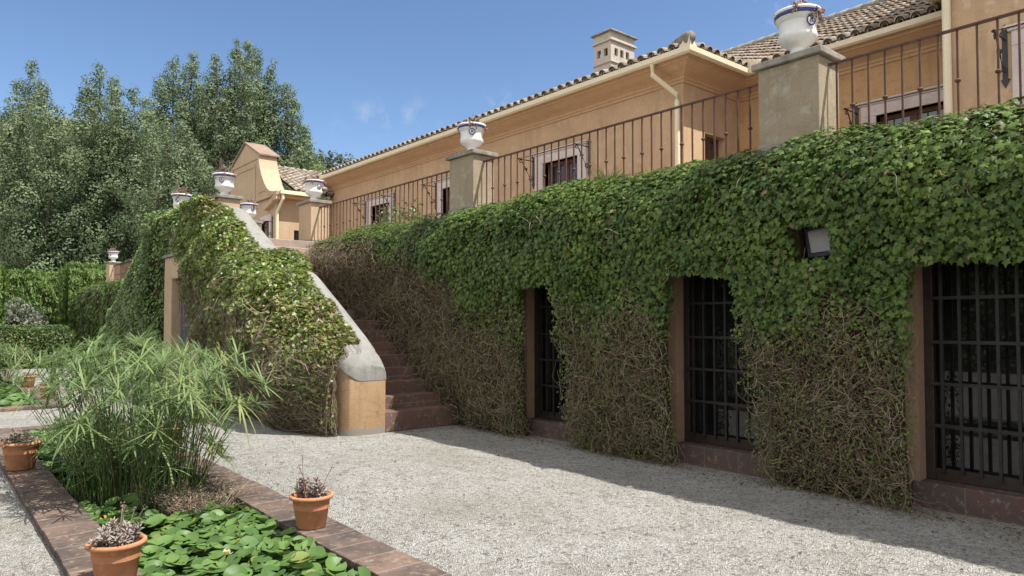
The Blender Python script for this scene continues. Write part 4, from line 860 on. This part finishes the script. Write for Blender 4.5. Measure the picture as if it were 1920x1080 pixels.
# ------------------------------------------------------------------ papyrus
def papyrus(name, loc, rx, ry, ns, h0, h1, label, lw=.0150, ul=.27, nl=16):
    t = thing(name, loc, label, 'papyrus plant', 'papyrus clumps'); k = 6
    a = U(0, 6.28, ns); r = np.sqrt(U(0, 1, ns)); bx = rx*r*np.cos(a); by = ry*r*np.sin(a); hh = np.where(U(0, 1, ns) < .58, U(h0+.55*(h1-h0), h1, ns), U(h0*.5, h1*.75, ns))*(1-.20*r**2)
    lean = (.10+.42*r)*hh*U(.3, 1.25, ns); la = a+RNG.normal(0, .7, ns); s = np.linspace(0, 1, k)
    P = np.zeros((ns, k, 3)); P[:, :, 0] = bx[:, None]+(lean*np.cos(la))[:, None]*s**1.9; P[:, :, 1] = by[:, None]+(lean*np.sin(la))[:, None]*s**1.9*.8; P[:, :, 2] = -.12+hh[:, None]*s*(1-.05*s)
    so = foliage('stems', tubes(P, (.0055*U(.7, 1.2, ns))[:, None]*np.linspace(1.1, .6, k)[None], U(0, 1, ns), np.where(U(0, 1, ns) < .06, .7, 0)), 'papyrus_stem', None); so.parent = t
    tops = P[:, -1]; ax = unit(P[:, -1]-P[:, -2]); m_ = nl; kk = 5; N_ = ns*m_
    an = (np.arange(m_)[None]*2.39996+U(0, 6, (ns, 1))+RNG.normal(0, .12, (ns, m_))); ev = U(-.05, .75, (ns, m_)); L = ul*U(.65, 1.15, (ns, m_))*U(.75, 1.15, (ns, 1))
    droop = U(.0, .30, (ns, 1))*np.ones((ns, m_)); old = U(0, 1, ns) < .04; droop[old] = U(.6, 1.1, (old.sum(), 1))
    o1 = unit(np.cross(ax, np.tile([.2, .9, .1], (ns, 1)))); o2 = np.cross(ax, o1)
    D = (np.cos(an)*np.cos(ev))[..., None]*o1[:, None]+(np.sin(an)*np.cos(ev))[..., None]*o2[:, None]+np.sin(ev)[..., None]*ax[:, None]
    D = D.reshape(-1, 3); L = L.ravel(); dr = droop.ravel(); q = np.linspace(0, 1, kk)
    Q = np.repeat(tops, m_, 0)[:, None]+D[:, None]*(L[:, None]*q)[..., None]; Q[:, :, 2] -= (dr*L)[:, None]*q**2.2*.8
    side = unit(np.cross(D, np.tile([0, 0, 1.0], (N_, 1)))+1e-4); wv = lw*np.array([.5, .95, 1.0, .8, .1])[None]*U(.7, 1.25, (N_, 1))
    ti = np.clip(np.repeat(U(0, 1, ns), m_)*.6+U(0, .4, N_), 0, 1); dy = np.clip(np.repeat(np.where(old, U(.35, .9, ns), np.where(U(0, 1, ns) < .06, .3, 0)), m_)+U(-.1, .1, N_), 0, 1)
    lo2 = foliage('leaves', ribbons(Q, wv, side, ti, dy), 'papyrus_leaf', None); lo2.parent = t
papyrus('papyrus', (-7.78, 1.66, 0), 1.36, .56, 330, .8, 1.60, 'large papyrus clump with spiky umbrella heads standing in the near pond')
c = at(-12, 728, Z=0); papyrus('papyrus', (c.x, c.y, 0), .42, .35, 80, .7, 1.3, 'smaller papyrus clump at the far left frame edge in the farther pond', .02, .32, 14)
# dry sedge at the foot of the papyrus
def sedge(loc, rx, ry, n, h, label):
    t = thing('dry_sedge', loc, label, 'dry grass'); k = 5; a = U(0, 6.28, n); r = np.sqrt(U(0, 1, n)); P = np.zeros((n, k, 3)); s = np.linspace(0, 1, k); hh = h*U(.4, 1.1, n); la = U(0, 6.28, n); ln = U(.2, .9, n)*hh
    P[:, :, 0] = (rx*r*np.cos(a))[:, None]+(ln*np.cos(la))[:, None]*s**1.5; P[:, :, 1] = (ry*r*np.sin(a))[:, None]+(ln*np.sin(la))[:, None]*s**1.5; P[:, :, 2] = -.1+hh[:, None]*s*(1-.35*s)
    o = foliage('blades', tubes(P, .0022, U(.2, .9, n)), 'twig', None); o.parent = t
    e = P[:, -1]; m_ = np.repeat(e, 3, 0)+RNG.normal(0, .018, (n*3, 3)); o = foliage('seed_heads', leaves(m_, rnd(n*3), rnd(n*3), U(.006, .016, n*3), QUAD, U(.3, 1, n*3)), 'twig', None); o.parent = t
sedge((-6.55, 1.95, 0), .42, .26, 800, .36, 'dry brown sedge tuft at the right foot of the large papyrus')
sedge((-11.6, 1.45, 0), .4, .45, 500, .22, 'low dry brown grass at the far end of the near pond')

# ------------------------------------------------------------------ water lilies
def pad_template(fold, cup):
    n = 13; v = [(0, 0, 0)]; 
    for r_, zz in ((.55, .25), (1.0, 1.0)):
        for i in range(n):
            q = R(14)+(2*math.pi-R(28))*i/(n-1)-math.pi/2; x_, y_ = r_*math.cos(q), r_*math.sin(q); v.append((x_, y_, zz*cup+fold*abs(x_)*r_+.04*math.sin(3*q)*r_))
    f = []
    for i in range(n-1): f += [(0, 1+i, 2+i), (1+i, n+1+i, n+2+i), (1+i, n+2+i, 2+i)]
    return np.array(v), np.array(f)
PADS = [pad_template(.05, .06), pad_template(.26, .08), pad_template(.08, .26), pad_template(-.10, -.04)]
def lilies(name, x0, x1, y0, y1, n, r, label, excl=None):
    parts = []
    for T_ in PADS:
        m_ = n//4; X = U(x0, x1, m_); Y = U(y0, y1, m_)
        if excl: k = ~excl(X, Y); X, Y = X[k], Y[k]
        m_ = len(X); Z = U(-.10, .05, m_)+.04*(vnoise(X*3, Y*3, 51)-.5)
        parts.append(leaves(np.stack([X, Y, Z], 1), rnd(m_)*(.18+.5*U(0, 1, (m_, 1))**1.5)+np.array([.05, -.08, 1]), rnd(m_), r*U(.6, 1.2, m_), T_, np.clip(U(0, 1, m_)*.8+.2*(Z+.1)/.15, 0, 1), np.where(U(0, 1, m_) < .008, .9, np.where(U(0, 1, m_) < .05, .22, 0))))
    me = npmesh(name, *merge(*parts)); o = link(name, me, 'lily_leaf', None, True); return tag(o, label, 'water lilies', kind='stuff')
lilies('water_lilies', -6.95, -1.3, 1.10, 2.16, 3300, .062, 'glossy green water lily leaves crowding the near pond before the papyrus', lambda X, Y: (X < -6.3) & (Y > 1.55+(X+6.95)*-.2))
lilies('water_lilies', -12.1, -9.2, 1.10, 2.1, 650, .078, 'paler water lily leaves at the far end of the near pond behind the papyrus')
lilies('water_lilies', -21.3, -16.0, .25, 1.85, 900, .11, 'green water lily leaves filling the farther pond at the left')
fc = at(425, 1050, Z=.02); ft = thing('water_lily_flower', fc, 'pale yellow-white water lily flower open among the near leaves', 'flower'); m_ = 12; an = np.arange(m_)*2*math.pi/6+.2
D = np.stack([np.cos(an), np.sin(an), np.where(np.arange(m_) < 6, .5, 1.4)], 1)
o = foliage('petals', leaves(unit(D)*.028+[0, 0, .03], np.cross(D, np.cross(D, [0, 0, 1.0]))*-1, D, np.full(m_, .032), OVAL, U(0, 1, m_)), 'petal', None); o.parent = ft
o = foliage('stamens', leaves(rnd(14)*.01+[0, 0, .045], rnd(14), np.tile([0, 0, 1.0], (14, 1)), np.full(14, .025), FAT, U(0, 1, 14), np.ones(14)), 'petal', None); o.parent = ft
# ------------------------------------------------------------------ hedges and shrubs
def hedge(name, x0, x1, y0, y1, h, dens, size, tpl, mat, label, up=False, shaggy=.12, grp=None, rough=0):
    t = thing(name, ((x0+x1)/2, (y0+y1)/2, 0), label, 'hedge', grp)
    faces = [((x0, x0, y0, y1), (-1, 0, 0)), ((x1, x1, y0, y1), (1, 0, 0)), ((x0, x1, y0, y0), (0, -1, 0)), ((x0, x1, y1, y1), (0, 1, 0)), ((x0, x1, y0, y1), (0, 0, 1))]; L = []
    for (a, b, c_, d_), nn in faces:
        ar = (b-a)*(d_-c_) if nn[2] else max(b-a, d_-c_)*h; n = int(ar*dens); X = U(a, b, n) if b > a else np.full(n, a); Y = U(c_, d_, n) if d_ > c_ else np.full(n, c_); Z = np.full(n, h) if nn[2] else U(0, h, n)
        N = np.tile(np.array(nn, float), (n, 1)); bn = (vnoise((X+Y)*2.5, Z*2.5, 41)-.5)*.18+(vnoise(X*3+Y*7, Z*5, 42)-.5)*rough; C = np.stack([X, Y, Z], 1)+N*(U(-.1, shaggy, n)+bn)[:, None]; C[:, 2] = np.maximum(C[:, 2], .01)
        tip = np.tile([0, 0, 1.0], (n, 1))*(.95 if up else -.6)+N*.35+rnd(n)*(.35 if up else .8)
        L.append(leaves(C, N*(.9)+rnd(n)*.8+[0, 0, .2], tip, size*U(.6, 1.4, n), tpl, np.clip(U(0, 1, n)+(vnoise(X*2+Y*2, Z*2, 43)-.5)*.5, 0, 1), np.where(U(0, 1, n) < .03, .6, 0)))
    foliage('foliage', merge(*L), mat, t); i = .10; MB().box(x0+i, x1-i, y0+i, y1-i, 0, h-i).build('dark_core', 'dark_interior', t); return t  # dark box inside, coloured as the shade between the leaves
hedge('box_hedge', -30.8, -28.6, -8, 4.15, 1.28, 900, .075, OVAL, 'box_leaf', 'low clipped box hedge along the far side of the gravel at the left')
hedge('cypress_hedge', -41.5, -39.3, -9, 2.95, 4.15, 900, .16, BLADE, 'cypress_leaf', 'tall clipped cypress hedge behind the dry shrub at the far left', True, .2, 'clipped cypress hedges', .25)
hedge('cypress_hedge', -47, -45.2, 3.0, 8.6, 4.05, 800, .17, BLADE, 'cypress_leaf', 'tall cypress hedge set back beyond the dark gap, left of the distant pillar', True, .22, 'clipped cypress hedges', .3)
hedge('cypress_hedge', -43.6, -42.4, 6.0, 9.5, 4.3, 900, .16, BLADE, 'cypress_leaf', 'shaggy-topped cypress block immediately left of the distant pillar', True, .3, 'clipped cypress hedges', .3)
hedge('reflected_hedge', -30, 9, -13.2, -11.6, 3.4, 90, .2, OVAL, 'box_leaf', 'dark hedge behind the viewer, seen only mirrored in the barred windows')  # unseen hedge, added to give the window panes a dark reflection
def shrub(name, loc, rx, rz, n, mat, label, size, dryf, trunk=True, cat='shrub'):
    t = thing(name, loc, label, cat); nc = 60; cc = rnd(nc)*np.cbrt(U(.25, 1, nc))[:, None]*[rx, rx, rz]+[0, 0, rz*1.15]; cc[:, 2] = np.maximum(cc[:, 2], .15)
    i = RNG.integers(0, nc, n); C = cc[i]+RNG.normal(0, .16*rx, (n, 3)); C[:, 2] = np.maximum(C[:, 2], .05)
    o = foliage('foliage', leaves(C, rnd(n)+[0, 0, .3], rnd(n)+[0, 0, .5], size*U(.6, 1.4, n), QUAD, U(0, 1, n), np.clip(dryf(C/[rx, rx, rz*2])+U(-.15, .15, n), 0, 1)), mat, None); o.parent = t
    if trunk:
        b = MB()
        for j in range(7): e = cc[j*7]; b.tube([(0, 0, 0), tuple(e*[.3, .3, .5]), tuple(e)], [.05, .035, .012], 6)
        o = b.build('stems', 'bark', t, True, False)
c = at(8, 690, d=36); shrub('olive_shrub', (c.x, c.y, 0), 1.45, 1.12, 5200, 'olive_leaf', 'grey-green shrub with a dead rusty lower half behind the low hedge', .16, lambda q: sstep(.72, .5, q[:, 2]))
def fan_palm(loc, label):
    t = thing('fan_palm', loc, label, 'plant'); P = []; n = 150; a = U(0, 6.28, n); e = U(.15, 1.3, n); D = np.stack([np.cos(a)*np.cos(e), np.sin(a)*np.cos(e), np.sin(e)], 1); q = np.linspace(0, 1, 4); L = U(.35, .6, n)
    Q = np.array([0, 0, .42])+D[:, None]*(L[:, None]*q)[..., None]; Q[:, :, 2] -= L[:, None]*.18*q**2
    o = foliage('fronds', ribbons(Q, np.array([.012, .02, .014, .002])[None]*np.ones((n, 1)), unit(np.cross(D, [[0, 0, 1.0]])+1e-4), U(0, .6, n), np.where(U(0, 1, n) < .15, .6, 0)), 'far_ivy_leaf', None); o.parent = t
    o = MB().lathe([(0, 0), (.13, 0), (.17, .26), (.19, .27), (.19, .30), (.16, .30), (0, .28)], 20).build('tub', 'terracotta', t, True, False); o = MB().tube([(0, 0, .25), (0, 0, .44)], .05, 8).build('trunk', 'bark', t, True, False)
p = at(1140, 352, Y=8.6); fan_palm((p.x, p.y, TZ), 'small spiky palm behind the railing, below the bracketed window')
p = at(752, 412, Y=8.2); shrub('flowering_bush', (p.x, p.y, TZ), .5, .42, 900, 'far_ivy_leaf', 'small loose green bush behind the far railing panel', .06, lambda q: q[:, 0]*0+.1, False, 'bush')

# ------------------------------------------------------------------ trees
def tree(name, label, cat, grp, d, base_px, spires, n, size, mat='poplar_leaf', low=.12, wide=1.5, top_r=.35, clump=.55, shape=1.0):
    "several upright limbs, each clothed with leaf clumps; spires = (px, py) of the limb tops in the survey photo"
    b = at(base_px, 640, d=d); b.z = 0; t = thing(name, b, label, cat, grp); bb = np.array(b); wood = MB(); Cs = []
    tops = [np.array(at(px_, py_, d=d+random.uniform(-2, 2))) for px_, py_ in spires]
    wt = np.array([tp[2] for tp in tops]); wt = wt/wt.sum()
    for tp, w_ in zip(tops, wt):
        s = np.linspace(0, 1, 9); H_ = tp[2]; path = np.zeros((9, 3)); ease = np.clip((s-.08)/.62, 0, 1)**.85
        path[:, 0] = (tp[0]-bb[0])*ease; path[:, 1] = (tp[1]-bb[1])*ease; path[:, 2] = H_*s; path[1:8, :2] += np.cumsum(RNG.normal(0, .10, (7, 2)), 0)
        wood.tube([tuple(p_) for p_ in path], list(np.interp(s, [0, .5, 1], [.34*H_/22, .13, .02])), 7)
        nb_ = int(H_*2.6)+6; u_ = low+(1-low)*np.linspace(0, 1.01, nb_)**.9+U(-.025, .012, nb_); m_ = nb_
        r_ = np.interp(u_, [0, .12, .35, .6, .85, 1], [.95*wide, wide, wide, wide*.85, top_r, .15*top_r]); a = np.arange(nb_)*2.4+U(-.9, .9, nb_)
        rr_ = r_*np.sqrt(U(.05, 1, nb_))
        C = np.stack([np.interp(u_, s, path[:, 0])+rr_*np.cos(a), np.interp(u_, s, path[:, 1])+rr_*np.sin(a), u_*H_], 1); Cs.append(np.concatenate([C, (.32+.30*r_*U(.5, 1.5, nb_))[:, None], np.full((nb_, 1), 1.5*n*w_/nb_)], 1))
        for q in range(9):                                            # side limbs
            j = RNG.integers(0, m_); e = C[j]; z0 = max(.05, u_[j]-.07); wood.tube([(float(np.interp(z0, s, path[:, 0])), float(np.interp(z0, s, path[:, 1])), z0*H_), tuple(e)], [.06, .015], 5)
    C = np.concatenate(Cs); wq = (C[:, 3]**1.6); wq = wq/wq.sum(); m_ = len(C); i = np.repeat(np.arange(m_), np.maximum(20, (wq*C[:, 4].mean()*m_)).astype(int)); n_ = len(i); BR = C[:, 3]; C = C[:, :3]
    P = C[i]+rnd(n_)*(BR[i]*U(.72, 1.08, n_))[:, None]*[1, 1, 1.15]+RNG.normal(0, .07, (n_, 3)); P[:, 2] = np.maximum(P[:, 2], .3)
    tn = np.clip(U(0, 1, n_)**1.5*.55+U(0, .55, m_)[i], 0, 1)
    o = foliage('crown', leaves(P, unit(P-C[i])*1.9+unit(P-np.stack([np.full(n_, C[:, 0].mean()), np.full(n_, C[:, 1].mean()), P[:, 2]-.5], 1))*.5+rnd(n_)*.75+np.array([0, 0, .3]), rnd(n_), size*U(.6, 1.35, n_), QUAD, tn), mat, None); o.parent = t
    wood.build('trunk', 'bark', t, True, False)
PG = 'poplars behind the garden'
tree('poplar', 'tall poplar with a rounded tip at the far left of the tree row', 'tree', PG, 52, 62, [(58, 128), (85, 165), (40, 190), (110, 215), (20, 235), (-10, 215)], 60000, .16, low=.03, wide=2.2, top_r=1.35)
tree('poplar', 'broad poplar second from the left, with a stepped right shoulder', 'tree', PG, 54, 185, [(185, 133), (163, 160), (214, 152), (248, 175), (272, 195), (140, 235), (286, 240)], 66000, .16, low=.03, wide=2.2, top_r=1.35)
tree('poplar', 'poplar with three forked tops left of the tallest tree, sky showing through', 'tree', PG, 60, 388, [(300, 150), (326, 115), (364, 104), (342, 190), (378, 160)], 30000, .16, low=.40, wide=1.5, top_r=1.15)
tree('poplar', 'slender poplar spire between the forked tree and the tallest one', 'tree', PG, 60.5, 392, [(406, 110), (395, 160), (418, 190)], 18000, .16, low=.36, wide=1.4, top_r=1.05)
tree('poplar', 'tallest poplar of the group, with twin pointed tips', 'tree', PG, 59, 455, [(444, 86), (466, 83), (483, 106), (428, 165), (460, 150), (492, 180)], 60000, .16, low=.2, wide=1.8, top_r=1.05)
tree('poplar', 'rightmost tall poplar, its tips stepping down towards the gable', 'tree', PG, 60, 512, [(510, 124), (520, 160), (537, 158), (549, 180), (571, 240), (560, 225), (500, 200)], 42000, .16, low=.2, wide=1.55, top_r=.95)
tree('poplar', 'lower bushy poplar in front of the tall group, behind the stair-head urns', 'tree', PG, 46, 330, [(312, 235), (345, 245), (285, 260), (365, 285), (390, 320), (330, 290)], 36000, .15, low=.04, wide=1.9, top_r=1.1)
tree('young_tree', 'rounded small tree beyond the gable roof, right of the poplars', 'tree', 'small trees behind the roof', 56, 566, [(560, 285), (578, 283), (590, 300), (545, 300)], 5000, .26, low=.2, wide=1.4, top_r=.9)
tree('young_tree', 'low grey-green tree just above the far end of the eave', 'tree', 'small trees behind the roof', 95, 622, [(602, 300), (618, 295), (636, 297), (650, 300)], 3500, .4, mat='scrub_leaf', low=.2, wide=2.2, top_r=1.3)
tree('young_tree', 'yellow-green shrub-like tree between the gable roof and the eave', 'tree', 'small trees behind the roof', 50, 600, [(596, 312), (606, 318), (588, 322)], 1500, .24, mat='cypress_leaf', low=.2, wide=1.0, top_r=.8)
# wooded hill
def hill_z(px_): return np.interp(px_, [-600, -200, 0, 100, 200, 350, 500, 650, 900, 1400], [330, 260, 215, 203, 225, 250, 275, 303, 330, 400])
hb = MB(); pxs = np.linspace(-700, 1500, 60); rows = []
for px_ in pxs:
    tpt = at(px_, float(hill_z(px_)), d=175); H_ = max(2, tpt.z); base = at(px_, 600, d=88)
    rows.append([(base.x, base.y, -.02)]+[tuple(Vector((base.x, base.y, 0)).lerp(Vector((tpt.x, tpt.y, 0)), q)+Vector((0, 0, H_*(q**1.25)*.97))) for q in (.25, .5, .75, 1.0)]+[(tpt.x*1.6, tpt.y*1.6, H_*.9), (tpt.x*2.4, tpt.y*2.4, 0)])
hb.add([p for r_ in rows for p in r_], [(i*7+j, (i+1)*7+j, (i+1)*7+j+1, i*7+j+1) for i in range(59) for j in range(6)])
tag(hb.build('hill', 'hill_ground', None, True), kind='structure')
n = 2600; i = RNG.integers(0, 45, n); f_ = U(0, 1, n); q = U(0, 1, n)*3.99; j = q.astype(int); g_ = q-j; RW = np.array(rows)
P0 = (RW[i, j]*(1-g_)[:, None]+RW[i, j+1]*g_[:, None])*(1-f_)[:, None]+(RW[i+1, j]*(1-g_)[:, None]+RW[i+1, j+1]*g_[:, None])*f_[:, None]
P0[:, 2] += U(.5, 2.6, n); ii = np.repeat(np.arange(n), 26); m_ = len(ii); D = rnd(m_); P1 = P0[ii]+D*(U(1.3, 2.4, n)[ii])[:, None]*[1, 1, .85]
tag(foliage('woodland', leaves(P1, D+rnd(m_)*.7+[0, 0, .3], rnd(m_), U(.5, 1.0, m_), QUAD, np.clip(U(0, 1, n)[ii]*.7+U(0, .3, m_), 0, 1)), 'scrub_leaf', None), 'dark evergreen woodland covering the hill behind the poplars', 'woodland', kind='stuff')
